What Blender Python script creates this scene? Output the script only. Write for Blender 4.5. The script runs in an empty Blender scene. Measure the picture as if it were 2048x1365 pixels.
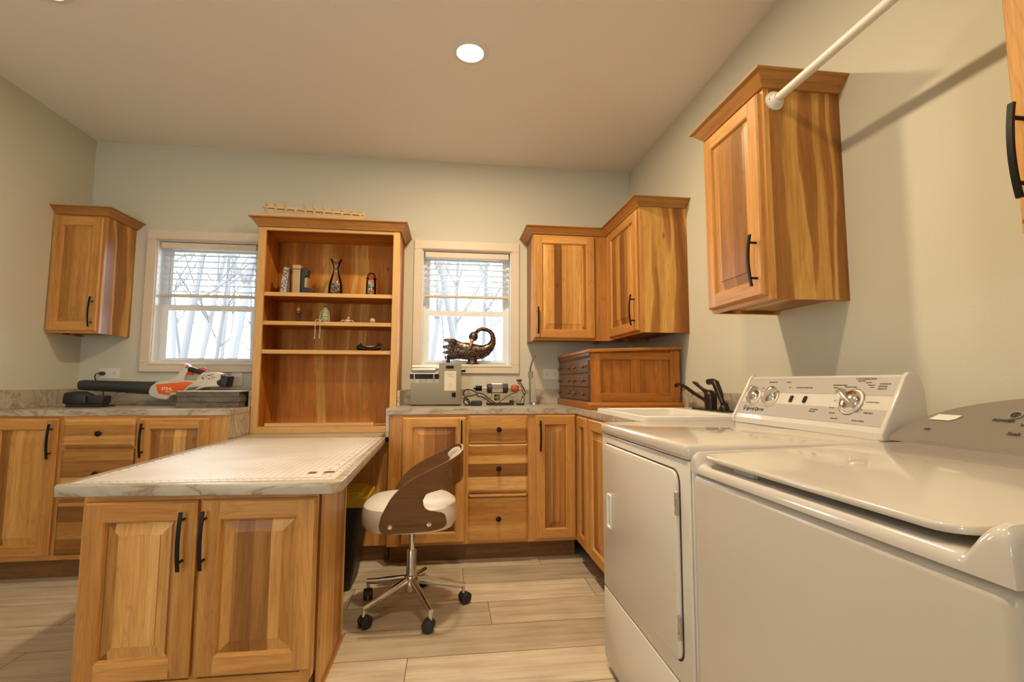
import bpy, bmesh, math, random
from mathutils import Vector, Matrix
random.seed(7)
PI = math.pi
sc = bpy.context.scene
COL = sc.collection
# room measures (metres): camera stands at x=0, y=0
XR, XL, YB, ZC, YF = 1.397, -2.459, 3.586, 2.739, -1.9

# ---------------- camera ----------------
cam = bpy.data.cameras.new('camera'); cam.sensor_width = 36; cam.lens = 969.52/2048*36
cam.clip_start = 0.02; cam.clip_end = 300
co = bpy.data.objects.new('camera', cam); COL.objects.link(co); sc.camera = co
yaw, pit, rol = .1271, .0853, .0028
F = Vector((math.sin(yaw)*math.cos(pit), math.cos(yaw)*math.cos(pit), math.sin(pit)))
R = Vector((math.cos(yaw), -math.sin(yaw), 0)); U = R.cross(F)
R2 = R*math.cos(rol)+U*math.sin(rol); U2 = U*math.cos(rol)-R*math.sin(rol)
mw = Matrix.Identity(4)
for i, v in enumerate((R2, U2, -F)):
    for k in range(3): mw[k][i] = v[k]
mw.translation = (0, 0, 1.0714); co.matrix_world = mw

# ---------------- world, lights, exposure ----------------
w = bpy.data.worlds.new('sky'); sc.world = w; w.use_nodes = True
bg = w.node_tree.nodes['Background']; bg.inputs[0].default_value = (.90, .955, 1, 1); bg.inputs[1].default_value = 15.0
sc.view_settings.view_transform = 'Standard'; sc.view_settings.look = 'None'
sc.view_settings.gamma = 1; sc.view_settings.use_curve_mapping = False
sc.view_settings.exposure = 0.0
LAMP_COL = (1.0, .79, .505); LAMP_W = 22.5; LAMP_F = (1.5, .80, .42, .13, .09, .04)
LAMPS = [(.08, 2.326), (.08, 1.08), (.08, -.30), (-1.72, 2.15), (-1.72, .95), (-1.72, -.5)]
for (lx, ly), lf in zip(LAMPS, LAMP_F):
    L = bpy.data.lights.new('downlight_bulb', 'AREA'); L.shape = 'DISK'; L.size = .12
    L.energy = LAMP_W*lf; L.color = LAMP_COL
    o = bpy.data.objects.new('downlight_bulb', L); COL.objects.link(o); o.location = (lx, ly, ZC-.020)
try:
    sc.cycles.max_bounces = 8; sc.cycles.diffuse_bounces = 5; sc.cycles.use_denoising = True
    sc.cycles.sample_clamp_indirect = 6
except Exception: pass

# ---------------- materials ----------------
def new_mat(name):
    m = bpy.data.materials.new(name); m.use_nodes = True
    nt = m.node_tree; return m, nt, nt.nodes['Principled BSDF']
def link(nt, a, b): nt.links.new(a, b)
def N(nt, t, **kw):
    n = nt.nodes.new(t)
    for k, v in kw.items():
        if k in n.inputs: n.inputs[k].default_value = v
        else: setattr(n, k, v)
    return n
def math_n(nt, op, a, b=None, c=None):
    n = nt.nodes.new('ShaderNodeMath'); n.operation = op
    for i, x in enumerate((a, b, c)):
        if x is None: continue
        if isinstance(x, (int, float)): n.inputs[i].default_value = x
        else: nt.links.new(x, n.inputs[i])
    return n.outputs[0]
def ramp(nt, fac, stops, interp='LINEAR'):
    n = nt.nodes.new('ShaderNodeValToRGB'); e = n.color_ramp; e.interpolation = interp
    while len(e.elements) > 1: e.elements.remove(e.elements[-1])
    e.elements[0].position = stops[0][0]; e.elements[0].color = (*stops[0][1], 1)
    for p, c in stops[1:]:
        q = e.elements.new(p); q.color = (*c, 1)
    nt.links.new(fac, n.inputs[0]); return n.outputs[0]
def mix(nt, fac, a, b, mode='MIX'):
    n = nt.nodes.new('ShaderNodeMix'); n.data_type = 'RGBA'; n.blend_type = mode; n.clamp_factor = True
    for sock, x in ((n.inputs[0], fac), (n.inputs[6], a), (n.inputs[7], b)):
        if isinstance(x, (int, float)): sock.default_value = x
        elif isinstance(x, tuple): sock.default_value = (*x, 1)
        else: nt.links.new(x, sock)
    return n.outputs[2]
def plain(name, col, rough=.5, metal=0, bump=0, bscale=200, spec=.5, coat=0):
    m, nt, b = new_mat(name)
    b.inputs['Roughness'].default_value = rough; b.inputs['Metallic'].default_value = metal
    b.inputs['Specular IOR Level'].default_value = spec; b.inputs['Coat Weight'].default_value = coat
    g = N(nt, 'ShaderNodeNewGeometry')
    n = N(nt, 'ShaderNodeTexNoise'); n.inputs['Scale'].default_value = bscale; link(nt, g.outputs['Position'], n.inputs['Vector'])
    c = mix(nt, math_n(nt, 'MULTIPLY', n.outputs[0], .10), col, tuple(x*.75 for x in col))
    link(nt, c, b.inputs['Base Color'])
    if bump:
        bp = N(nt, 'ShaderNodeBump'); bp.inputs['Strength'].default_value = bump; bp.inputs['Distance'].default_value = .002
        link(nt, n.outputs[0], bp.inputs['Height']); link(nt, bp.outputs[0], b.inputs['Normal'])
    return m

def wood(name, mode, stops, bw=.07, rough=.42, grainy=1.0, coat=.0, spec=.35):
    """hickory from per-face UVs (u across, v along the grain, metres) and a per-piece tone"""
    m, nt, b = new_mat(name)
    uv = N(nt, 'ShaderNodeUVMap'); sp = N(nt, 'ShaderNodeSeparateXYZ'); link(nt, uv.outputs[0], sp.inputs[0])
    u, v = sp.outputs[0], sp.outputs[1]
    at = N(nt, 'ShaderNodeAttribute', attribute_name='tone'); tone = at.outputs['Fac']
    def comb(a, b_, c=0):
        n = nt.nodes.new('ShaderNodeCombineXYZ')
        for i, x in enumerate((a, b_, c)):
            if isinstance(x, (int, float)): n.inputs[i].default_value = x
            else: nt.links.new(x, n.inputs[i])
        return n.outputs[0]
    def noise(vec, scale=1, detail=2, rough_=.5, dist=0):
        n = N(nt, 'ShaderNodeTexNoise'); n.inputs['Scale'].default_value = scale; n.inputs['Detail'].default_value = detail
        n.inputs['Roughness'].default_value = rough_; n.inputs['Distortion'].default_value = dist
        link(nt, vec, n.inputs['Vector']); return n.outputs[0]
    t100 = math_n(nt, 'MULTIPLY', tone, 91.7)
    if mode == 'glued':
        # boards of uneven width: warp u with a slow 1-d noise
        wn = noise(comb(math_n(nt, 'MULTIPLY', u, 9), t100), 1, 1)
        uu = math_n(nt, 'ADD', math_n(nt, 'DIVIDE', u, bw), math_n(nt, 'MULTIPLY', wn, 1.6))
        idx = math_n(nt, 'FLOOR', uu)
        wh = N(nt, 'ShaderNodeTexWhiteNoise', noise_dimensions='2D'); link(nt, comb(idx, t100), wh.inputs['Vector']); rnd = wh.outputs['Value']
        fr = math_n(nt, 'FRACT', uu)
    elif mode == 'solid':
        wh = N(nt, 'ShaderNodeTexWhiteNoise', noise_dimensions='1D'); link(nt, t100, wh.inputs['W']); rnd = wh.outputs['Value']
        fr = None
    else:  # veneer: sapwood streaks flowing along the grain
        wv = noise(comb(math_n(nt, 'MULTIPLY', u, 3), math_n(nt, 'MULTIPLY', v, 1.3), t100), 1, 2)
        a = noise(comb(math_n(nt, 'ADD', math_n(nt, 'MULTIPLY', u, 7.0), math_n(nt, 'MULTIPLY', wv, 1.1)), math_n(nt, 'MULTIPLY', v, .22), t100), 1, 1.5, .55)
        rnd = N(nt, 'ShaderNodeMapRange'); link(nt, a, rnd.inputs[0]); rnd.inputs[1].default_value = .30; rnd.inputs[2].default_value = .68
        rnd = rnd.outputs[0]; fr = None
    base = ramp(nt, rnd, stops, 'LINEAR' if mode != 'veneer' else 'EASE')
    seed = math_n(nt, 'ADD', math_n(nt, 'MULTIPLY', rnd, 37 if mode != 'veneer' else 0), t100)
    # cathedral figure: contour lines of a stretched noise
    c1 = noise(comb(math_n(nt, 'MULTIPLY', u, 9), math_n(nt, 'MULTIPLY', v, 1.1), seed), 1, 2, .5)
    rings = math_n(nt, 'PINGPONG', math_n(nt, 'MULTIPLY', c1, 26), 1)
    fine = noise(comb(math_n(nt, 'MULTIPLY', u, 260), math_n(nt, 'MULTIPLY', v, 9), seed), 1, 3, .6)
    soft = noise(comb(math_n(nt, 'MULTIPLY', u, 34), math_n(nt, 'MULTIPLY', v, 1.6), seed), 1, 3, .6)
    g1 = ramp(nt, rings, [(0, (.86, .80, .72)), (.35, (1, 1, 1)), (1, (1.0, .98, .95))])
    g2 = ramp(nt, fine, [(.3, (.80, .76, .70)), (.62, (1.04, 1.04, 1.03))])
    g3 = ramp(nt, soft, [(.28, (.70, .63, .55)), (.6, (1.06, 1.06, 1.05))])
    c = mix(nt, .75*grainy, base, g1, 'MULTIPLY'); c = mix(nt, .8*grainy, c, g2, 'MULTIPLY'); c = mix(nt, .85*grainy, c, g3, 'MULTIPLY')
    # small knots
    kn = N(nt, 'ShaderNodeTexVoronoi'); kn.inputs['Scale'].default_value = 1.0
    link(nt, comb(math_n(nt, 'MULTIPLY', u, 6.5), math_n(nt, 'MULTIPLY', v, 2.6), seed), kn.inputs['Vector'])
    kf = ramp(nt, kn.outputs['Distance'], [(0, (.25, .16, .10)), (.035, (.45, .33, .25)), (.075, (1, 1, 1))])
    c = mix(nt, .7, c, kf, 'MULTIPLY')
    if fr is not None:
        j = ramp(nt, fr, [(0, (.72, .66, .6)), (.02, (1, 1, 1)), (.98, (1, 1, 1)), (1, (.72, .66, .6))])
        c = mix(nt, .6, c, j, 'MULTIPLY')
    link(nt, c, b.inputs['Base Color'])
    b.inputs['Specular IOR Level'].default_value = spec
    b.inputs['Roughness'].default_value = rough; b.inputs['Coat Weight'].default_value = coat; b.inputs['Coat Roughness'].default_value = .25
    bp = N(nt, 'ShaderNodeBump'); bp.inputs['Strength'].default_value = .12; bp.inputs['Distance'].default_value = .001
    link(nt, fine, bp.inputs['Height']); link(nt, bp.outputs[0], b.inputs['Normal'])
    return m
HICK = [(0, (.20, .085, .020)), (.16, (.31, .135, .032)), (.34, (.47, .225, .055)), (.6, (.60, .310, .085)), (.85, (.72, .41, .130)), (1, (.80, .50, .19))]
HICKS = [(0, (0.460, 0.213, 0.053)), (.35, (0.550, 0.268, 0.072)), (1, (0.680, 0.361, 0.109))]
VEN = [(0, (0.150, 0.054, 0.012)), (.25, (0.240, 0.091, 0.019)), (.48, (0.360, 0.153, 0.035)), (.56, (0.420, 0.190, 0.049)), (.62, (0.660, 0.370, 0.092)), (.76, (0.680, 0.389, 0.107)), (.80, (0.400, 0.171, 0.039)), (1, (0.300, 0.120, 0.025))]
BACKV = [(0, (0.270, 0.091, 0.014)), (.35, (0.440, 0.162, 0.025)), (.6, (0.560, 0.222, 0.037)), (.84, (0.600, 0.259, 0.049)), (.89, (0.740, 0.407, 0.107)), (1, (0.700, 0.398, 0.097))]
M = {}
M['wglue'] = wood('hickory_panel_wood', 'glued', HICK)
M['wsolid'] = wood('hickory_frame_wood', 'solid', HICKS)
M['wven'] = wood('hickory_veneer', 'veneer', VEN)
M['wback'] = wood('hickory_back_veneer', 'veneer', BACKV, rough=.5, spec=.2)
M['wcrown'] = wood('hickory_crown_wood', 'solid', [(0, (.38, .170, .042)), (1, (.48, .235, .064))])
M['wedge'] = wood('light_shelf_edge_wood', 'solid', [(0, (.60, .35, .12)), (1, (.66, .40, .15))], grainy=.5)
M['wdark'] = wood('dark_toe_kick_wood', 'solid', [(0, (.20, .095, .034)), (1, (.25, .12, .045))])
M['oak'] = wood('antique_oak_wood', 'solid', [(0, (.36, .130, .018)), (1, (.45, .170, .026))], grainy=1.3)
M['oakfront'] = wood('dark_oak_drawer_wood', 'solid', [(0, (.13, .060, .030)), (1, (.18, .085, .045))], grainy=1.2)
M['walnut'] = wood('walnut_plywood', 'solid', [(0, (.155, .066, .017)), (1, (.175, .076, .020))], rough=.34, grainy=1.1, coat=.2)
M['pine'] = wood('pale_pine_wood', 'solid', [(0, (.62, .42, .22)), (1, (.70, .50, .28))], grainy=.5)
M['black'] = plain('black_metal', (.005, .005, .005), .42, spec=.25)
M['blackpl'] = plain('black_plastic', (.018, .018, .019), .45, bump=.2, bscale=500)
M['rubber'] = plain('black_rubber', (.02, .02, .02), .6)
M['gloss_black'] = plain('gloss_black', (.006, .006, .006), .15)
M['chrome'] = plain('chrome', (.80, .80, .80), .09, 1)
M['brush'] = plain('brushed_steel', (.62, .60, .57), .3, 1)
M['steel'] = plain('dull_steel', (.40, .38, .36), .38, 1)
M['bronze_dark'] = plain('oil_rubbed_bronze', (.030, .022, .016), .34, .6)
M['enamel'] = plain('white_enamel', (.66, .62, .555), .12, coat=.5, bscale=3)
M['enamel2'] = plain('white_textured_panel', (.60, .555, .475), .24, bump=.05, bscale=900)
M['enamel3'] = plain('bright_white_panel', (.74, .70, .62), .24, bump=.05, bscale=900)
M['sinkw'] = plain('white_acrylic', (.80, .78, .72), .18, bscale=3)
M['whitepl'] = plain('white_plastic', (.78, .76, .70), .35, bscale=5)
M['vinyl'] = plain('white_window_vinyl', (.80, .83, .86), .35, bscale=3)
M['trimw'] = plain('cream_painted_trim', (.72, .62, .49), .45, bscale=3)
M['leather'] = plain('white_leatherette', (.80, .77, .73), .32, bump=.15, bscale=700)
M['greypanel'] = plain('grey_console_panel', (.42, .385, .345), .42, bscale=5)
M['greysat'] = plain('satin_grey_panel', (.26, .235, .20), .40, .25, bscale=5)
M['greymetal'] = plain('grey_painted_metal', (.25, .225, .175), .5, bump=.1, bscale=700)
M['ink'] = plain('dark_ink_and_gap_shade', (.03, .025, .022), .6)
M['yellow'] = plain('yellow_plastic', (.62, .42, .03), .38, bscale=30)
M['orange'] = plain('orange_plastic', (.80, .13, .02), .35)
M['red'] = plain('red_plastic', (.62, .05, .03), .35)
M['blowgrey'] = plain('pale_grey_plastic', (.60, .56, .49), .38)
M['tubegrey'] = plain('charcoal_tube_plastic', (.035, .036, .037), .48, bump=.2, bscale=300)
M['felt'] = plain('orange_felt', (.50, .10, .035), .9, bump=.5, bscale=900)
M['beige'] = plain('beige_card', (.42, .33, .20), .7)
M['green'] = plain('pale_green_ceramic', (.30, .32, .15), .4)
M['clay'] = plain('pale_shell_clay', (.55, .42, .28), .5)
M['brownink'] = plain('brown_red_print', (.16, .045, .032), .6)
M['greyhose'] = plain('grey_rubber_hose', (.14, .13, .11), .5)
M['mouldgrey'] = plain('translucent_grey_plastic', (.42, .42, .40), .3)
M['bark'] = plain('grey_bark', (.075, .075, .08), .9, bump=.6, bscale=40)
M['barkl'] = plain('pale_bark', (.105, .105, .11), .9, bump=.6, bscale=40)
M['grass'] = plain('winter_grass', (.10, .115, .09), .95, bscale=1.5)
M['brush_far'] = plain('hazy_brushwood', (.12, .125, .13), .95, bscale=3)
M['duct'] = plain('yellow_bead', (.60, .38, .06), .3)
M['reddark'] = plain('dark_red_bead', (.16, .03, .02), .35)
M['orangeknot'] = plain('amber_glaze', (.45, .14, .04), .25)
M['pad_in'] = plain('shadow_black', (.01, .01, .01), .8)

def wall_paint(name, col):
    m, nt, b = new_mat(name); g = N(nt, 'ShaderNodeNewGeometry')
    n = N(nt, 'ShaderNodeTexNoise'); n.inputs['Scale'].default_value = 130; n.inputs['Detail'].default_value = 3; link(nt, g.outputs['Position'], n.inputs['Vector'])
    n2 = N(nt, 'ShaderNodeTexNoise'); n2.inputs['Scale'].default_value = 2.0; link(nt, g.outputs['Position'], n2.inputs['Vector'])
    c = mix(nt, math_n(nt, 'MULTIPLY', n2.outputs[0], .12), col, tuple(x*.88 for x in col)); link(nt, c, b.inputs['Base Color'])
    b.inputs['Roughness'].default_value = .62; b.inputs['Specular IOR Level'].default_value = .3
    bp = N(nt, 'ShaderNodeBump'); bp.inputs['Strength'].default_value = .18; bp.inputs['Distance'].default_value = .002
    link(nt, n.outputs[0], bp.inputs['Height']); link(nt, bp.outputs[0], b.inputs['Normal']); return m
M['wall'] = wall_paint('greige_wall_paint', (.62, .60, .49))
M['ceil'] = wall_paint('ceiling_paint', (.86, .82, .76))

def marble(name, base, dark, rough=.28):
    m, nt, b = new_mat(name); g = N(nt, 'ShaderNodeNewGeometry')
    mp = N(nt, 'ShaderNodeMapping'); mp.inputs['Rotation'].default_value = (.25, .75, .9); mp.inputs['Scale'].default_value = (.9, 3.9, 2.6)
    link(nt, g.outputs['Position'], mp.inputs[0])
    n = N(nt, 'ShaderNodeTexNoise'); n.inputs['Scale'].default_value = 2.4; n.inputs['Detail'].default_value = 7; n.inputs['Roughness'].default_value = .62; n.inputs['Distortion'].default_value = .9
    link(nt, mp.outputs[0], n.inputs['Vector'])
    vein = math_n(nt, 'ABSOLUTE', math_n(nt, 'SUBTRACT', n.outputs[0], .5))
    vf = ramp(nt, vein, [(0, (.95, .95, .95)), (.010, (.60, .60, .60)), (.030, (.22, .22, .22)), (.09, (0, 0, 0))])
    n3 = N(nt, 'ShaderNodeTexNoise'); n3.inputs['Scale'].default_value = 3.2; n3.inputs['Detail'].default_value = 5; link(nt, mp.outputs[0], n3.inputs['Vector'])
    cloud = ramp(nt, n3.outputs[0], [(.3, tuple(x*.80 for x in base)), (.6, base)])
    c = mix(nt, vf, cloud, dark); link(nt, c, b.inputs['Base Color'])
    b.inputs['Roughness'].default_value = rough; return m
M['marble'] = marble('marble_laminate', (.53, .475, .385), (.26, .185, .115))
M['stone'] = marble('grey_brown_stone_tile', (.15, .13, .095), (.07, .058, .042), .6)

# cutting mat: marble showing through a clear printed mat
m, nt, b = new_mat('printed_clear_mat'); g = N(nt, 'ShaderNodeNewGeometry'); sp = N(nt, 'ShaderNodeSeparateXYZ'); link(nt, g.outputs['Position'], sp.inputs[0])
def gridline(c, off, step=.0254, wd=.05):
    f = math_n(nt, 'FRACT', math_n(nt, 'DIVIDE', math_n(nt, 'ADD', c, 10+off), step))
    return math_n(nt, 'LESS_THAN', math_n(nt, 'ABSOLUTE', math_n(nt, 'SUBTRACT', f, .5)), wd)
gl = math_n(nt, 'MAXIMUM', gridline(sp.outputs[0], .407, .0254, .075), gridline(sp.outputs[1], -1.755, .0254, .05))
n = N(nt, 'ShaderNodeTexNoise'); n.inputs['Scale'].default_value = 4; n.inputs['Detail'].default_value = 5; link(nt, g.outputs['Position'], n.inputs['Vector'])
bc = ramp(nt, n.outputs[0], [(.3, (.62, .575, .52)), (.62, (.74, .71, .66))])
link(nt, mix(nt, math_n(nt, 'MULTIPLY', gl, .42), bc, (.36, .20, .14)), b.inputs['Base Color']); b.inputs['Roughness'].default_value = .46
M['mat'] = m

# floor planks
m, nt, b = new_mat('wood_look_plank_floor')
uv = N(nt, 'ShaderNodeUVMap'); at = N(nt, 'ShaderNodeAttribute', attribute_name='tone')
mp = N(nt, 'ShaderNodeMapping'); mp.inputs['Scale'].default_value = (26, 1.6, 1); link(nt, uv.outputs[0], mp.inputs[0])
n = N(nt, 'ShaderNodeTexNoise'); n.inputs['Scale'].default_value = 1; n.inputs['Detail'].default_value = 6; n.inputs['Roughness'].default_value = .65; n.inputs['Distortion'].default_value = .4
link(nt, mp.outputs[0], n.inputs['Vector'])
n2 = N(nt, 'ShaderNodeTexNoise'); n2.inputs['Scale'].default_value = 5; n2.inputs['Detail'].default_value = 3; link(nt, uv.outputs[0], n2.inputs['Vector'])
pl = ramp(nt, at.outputs['Fac'], [(0, (.46, .385, .29)), (.5, (.56, .475, .36)), (1, (.66, .575, .445))])
c = mix(nt, .8, pl, ramp(nt, n.outputs[0], [(.3, (.62, .58, .53)), (.6, (1.06, 1.06, 1.05))]), 'MULTIPLY')
c = mix(nt, .6, c, ramp(nt, n2.outputs[0], [(.3, (.80, .78, .74)), (.6, (1.04, 1.04, 1.04))]), 'MULTIPLY')
link(nt, c, b.inputs['Base Color']); b.inputs['Roughness'].default_value = .36
M['floor'] = m
M['grout'] = plain('dark_plank_joint', (.14, .105, .075), .7)

# glass
def glass(name, tint=(1, 1, 1), refl=.08, rough=.02):
    m = bpy.data.materials.new(name); m.use_nodes = True; nt = m.node_tree; nt.nodes.clear()
    o = N(nt, 'ShaderNodeOutputMaterial'); t = N(nt, 'ShaderNodeBsdfTransparent'); t.inputs[0].default_value = (*tint, 1)
    gs = N(nt, 'ShaderNodeBsdfGlossy'); gs.inputs['Roughness'].default_value = rough
    fr = N(nt, 'ShaderNodeFresnel'); fr.inputs[0].default_value = 1.45
    mx = N(nt, 'ShaderNodeMixShader'); link(nt, math_n(nt, 'ADD', fr.outputs[0], refl-.04), mx.inputs[0])
    link(nt, t.outputs[0], mx.inputs[1]); link(nt, gs.outputs[0], mx.inputs[2]); link(nt, mx.outputs[0], o.inputs[0]); return m
M['glass'] = glass('window_glass', (.97, .985, 1), .05)
M['clearglass'] = glass('clear_glass', (.965, .955, .935), .10)
M['amber'] = glass('amber_glass', (.85, .42, .22), .10)
# blind slats pass some daylight
m, nt, b = new_mat('translucent_blind_slat'); b.inputs['Base Color'].default_value = (.86, .87, .88, 1); b.inputs['Roughness'].default_value = .4
b.inputs['Transmission Weight'].default_value = 0
tr = N(nt, 'ShaderNodeBsdfTranslucent'); tr.inputs[0].default_value = (.9, .92, .95, 1)
mx = N(nt, 'ShaderNodeMixShader'); mx.inputs[0].default_value = .5
link(nt, b.outputs[0], mx.inputs[1]); link(nt, tr.outputs[0], mx.inputs[2]); link(nt, mx.outputs[0], nt.nodes['Material Output'].inputs[0])
M['slat'] = m
# lamp lens
m, nt, b = new_mat('lit_lamp_lens'); b.inputs['Emission Color'].default_value = (1, .93, .80, 1); b.inputs['Emission Strength'].default_value = 9
M['lens'] = m
# speckled things
def speckle(name, stops, scale, rough=.35, metal=0):
    m, nt, b = new_mat(name); g = N(nt, 'ShaderNodeNewGeometry'); v = N(nt, 'ShaderNodeTexNoise'); v.inputs['Scale'].default_value = scale; v.inputs['Detail'].default_value = 3
    link(nt, g.outputs['Position'], v.inputs['Vector']); link(nt, ramp(nt, v.outputs[0], stops), b.inputs['Base Color'])
    b.inputs['Roughness'].default_value = rough; b.inputs['Metallic'].default_value = metal; return m
M['bronze'] = speckle('speckled_bronze', [(.40, (.018, .011, .008)), (.52, (.075, .045, .030)), (.66, (.24, .15, .10))], 90, .3, .6)
M['beak'] = plain('polished_brass', (.62, .40, .22), .25, .8)
M['etched'] = speckle('etched_silver_pattern', [(.44, (.05, .05, .055)), (.52, (.55, .50, .45))], 160, .4, .2)

# ---------------- mesh builder ----------------
AX = {'x': Vector((1, 0, 0)), 'y': Vector((0, 1, 0)), 'z': Vector((0, 0, 1))}
ORI = {}
class MB:
    def __init__(s, M_=None):
        s.V = []; s.F = []; s.UV = []; s.T = []; s.MI = []; s.SM = []; s.M = M_; s.mi = 0
    def vt(s, p):
        s.V.append(Vector(p)); return len(s.V)-1
    def face(s, idx, g='z', tone=0., smooth=False):
        ps = [s.V[i] for i in idx]
        n = Vector((0, 0, 0))
        for i in range(len(ps)):
            a, b = ps[i], ps[(i+1) % len(ps)]
            n += Vector(((a.y-b.y)*(a.z+b.z), (a.z-b.z)*(a.x+b.x), (a.x-b.x)*(a.y+b.y)))
        if n.length < 1e-12: n = Vector((0, 0, 1))
        n.normalize(); gd = AX[g] if isinstance(g, str) else Vector(g)
        if abs(n.dot(gd)) > .9: gd = AX['x'] if abs(n.x) < .9 else AX['y']
        gd = (gd-n*gd.dot(n)).normalized(); ac = gd.cross(n)
        # keep u monotone in world axes, whatever the facing
        if ac.x+ac.y+ac.z < 0: ac = -ac
        s.F.append(list(idx)); s.UV.append([(p.dot(ac)+tone*7.3, p.dot(gd)+tone*13.1) for p in ps])
        s.T.append(tone); s.MI.append(s.mi); s.SM.append(smooth)
    def quad(s, a, b, c, d, g='z', tone=0., smooth=False):
        s.face([s.vt(a), s.vt(b), s.vt(c), s.vt(d)], g, tone, smooth)
    def box(s, x0, x1, y0, y1, z0, z1, g='z', tone=None, ch=0, skip=''):
        if tone is None: tone = random.random()
        if x0 > x1: x0, x1 = x1, x0
        if y0 > y1: y0, y1 = y1, y0
        if z0 > z1: z0, z1 = z1, z0
        c = min(ch, (x1-x0)*.45, (y1-y0)*.45, (z1-z0)*.45)
        if c <= 0:
            P = [(x, y, z) for x in (x0, x1) for y in (y0, y1) for z in (z0, z1)]
            i = [s.vt(p) for p in P]
            for f in ((0, 1, 3, 2), (4, 6, 7, 5), (0, 4, 5, 1), (2, 3, 7, 6), (0, 2, 6, 4), (1, 5, 7, 3)): s.face([i[k] for k in f], g, tone)
            return
        X = (x0, x1); Y = (y0, y1); Z = (z0, z1); sg = (1, -1); v = {}
        for a in (0, 1):
            for b in (0, 1):
                for d in (0, 1):
                    v[a, b, d, 'x'] = s.vt((X[a], Y[b]+c*sg[b], Z[d]+c*sg[d]))
                    v[a, b, d, 'y'] = s.vt((X[a]+c*sg[a], Y[b], Z[d]+c*sg[d]))
                    v[a, b, d, 'z'] = s.vt((X[a]+c*sg[a], Y[b]+c*sg[b], Z[d]))
        def q(l, flip):
            l = [v[k] for k in l]; s.face(l[::-1] if flip else l, g, tone)
        for a in (0, 1):
            q([(a, 0, 0, 'x'), (a, 0, 1, 'x'), (a, 1, 1, 'x'), (a, 1, 0, 'x')], a == 1)
            q([(0, a, 0, 'y'), (1, a, 0, 'y'), (1, a, 1, 'y'), (0, a, 1, 'y')], a == 1)
            q([(0, 0, a, 'z'), (0, 1, a, 'z'), (1, 1, a, 'z'), (1, 0, a, 'z')], a == 1)
        for a in (0, 1):
            for b in (0, 1):
                f = (a+b) % 2 == 1
                q([(a, b, 0, 'x'), (a, b, 0, 'y'), (a, b, 1, 'y'), (a, b, 1, 'x')], f)
                q([(a, 0, b, 'x'), (a, 1, b, 'x'), (a, 1, b, 'z'), (a, 0, b, 'z')], f)
                q([(0, a, b, 'z'), (1, a, b, 'z'), (1, a, b, 'y'), (0, a, b, 'y')], not f)
                for d in (0, 1):
                    q([(a, b, d, 'x'), (a, b, d, 'z'), (a, b, d, 'y')], (a+b+d) % 2 == 1)
    def prism(s, poly, axis, a0, a1, g='z', tone=None, smooth=False):
        """poly: 2d points; axis 'x': (y,z), 'y': (x,z), 'z': (x,y)"""
        if tone is None: tone = random.random()
        def P(p, a): return {'x': (a, p[0], p[1]), 'y': (p[0], a, p[1]), 'z': (p[0], p[1], a)}[axis]
        A = [s.vt(P(p, a0)) for p in poly]; B = [s.vt(P(p, a1)) for p in poly]; n = len(poly)
        s.face(A[::-1], g, tone, False); s.face(B, g, tone, False)
        for i in range(n): s.face([A[i], A[(i+1) % n], B[(i+1) % n], B[i]], g, tone, smooth)
    def rings(s, R_, cap0=True, cap1=True, tone=0., g='z', smooth=True, closed=False):
        ids = [[s.vt(p) for p in r] for r in R_]; n = len(ids[0]); m = len(ids)
        for k in range(m if closed else m-1):
            a, b = ids[k], ids[(k+1) % m]
            for i in range(n): s.face([a[i], a[(i+1) % n], b[(i+1) % n], b[i]], g, tone, smooth)
        if not closed:
            if cap0: s.face(ids[0][::-1], g, tone)
            if cap1: s.face(ids[-1], g, tone)
    def lathe(s, prof, c=(0, 0, 0), axis='z', n=24, tone=0., cap0=True, cap1=True, smooth=True):
        c = Vector(c); R_ = []
        for r, h in prof:
            ring = []
            for i in range(n):
                a = 2*PI*i/n; u, v = r*math.cos(a), r*math.sin(a)
                ring.append(c+Vector({'z': (u, v, h), 'y': (u, h, -v), 'x': (h, u, v)}[axis]))
            R_.append(ring)
        s.rings(R_, cap0, cap1, tone, 'z', smooth)
    def loft(s, pts, rad, n=12, tone=0., up=(0, 0, 1), smooth=True, g='z', cap=True):
        """rad: list of r or (rs, ru): side and up half-widths"""
        pts = [Vector(p) for p in pts]; up = Vector(up); R_ = []
        if not isinstance(rad, (list, tuple)): rad = [rad]*len(pts)
        for i, p in enumerate(pts):
            t = (pts[min(i+1, len(pts)-1)]-pts[max(i-1, 0)]).normalized()
            sd = t.cross(up)
            if sd.length < 1e-3: sd = t.cross(Vector((0, 1, 0)) if abs(t.y) < .9 else Vector((1, 0, 0)))
            sd.normalize(); u2 = sd.cross(t).normalized()
            r = rad[i]; ra, rb = (r, r) if isinstance(r, (int, float)) else r
            R_.append([p+sd*ra*math.cos(2*PI*k/n)+u2*rb*math.sin(2*PI*k/n) for k in range(n)])
        s.rings(R_, cap, cap, tone, g, smooth)
    def sphere(s, c, r, n=14, sc_=(1, 1, 1), tone=0.):
        c = Vector(c); m = n//2+1; R_ = []
        for j in range(m+1):
            a = -PI/2+PI*j/m; rr = max(math.cos(a), .02)*r
            R_.append([c+Vector((rr*math.cos(2*PI*i/n)*sc_[0], rr*math.sin(2*PI*i/n)*sc_[1], math.sin(a)*r*sc_[2])) for i in range(n)])
        s.rings(R_, True, True, tone)
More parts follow.
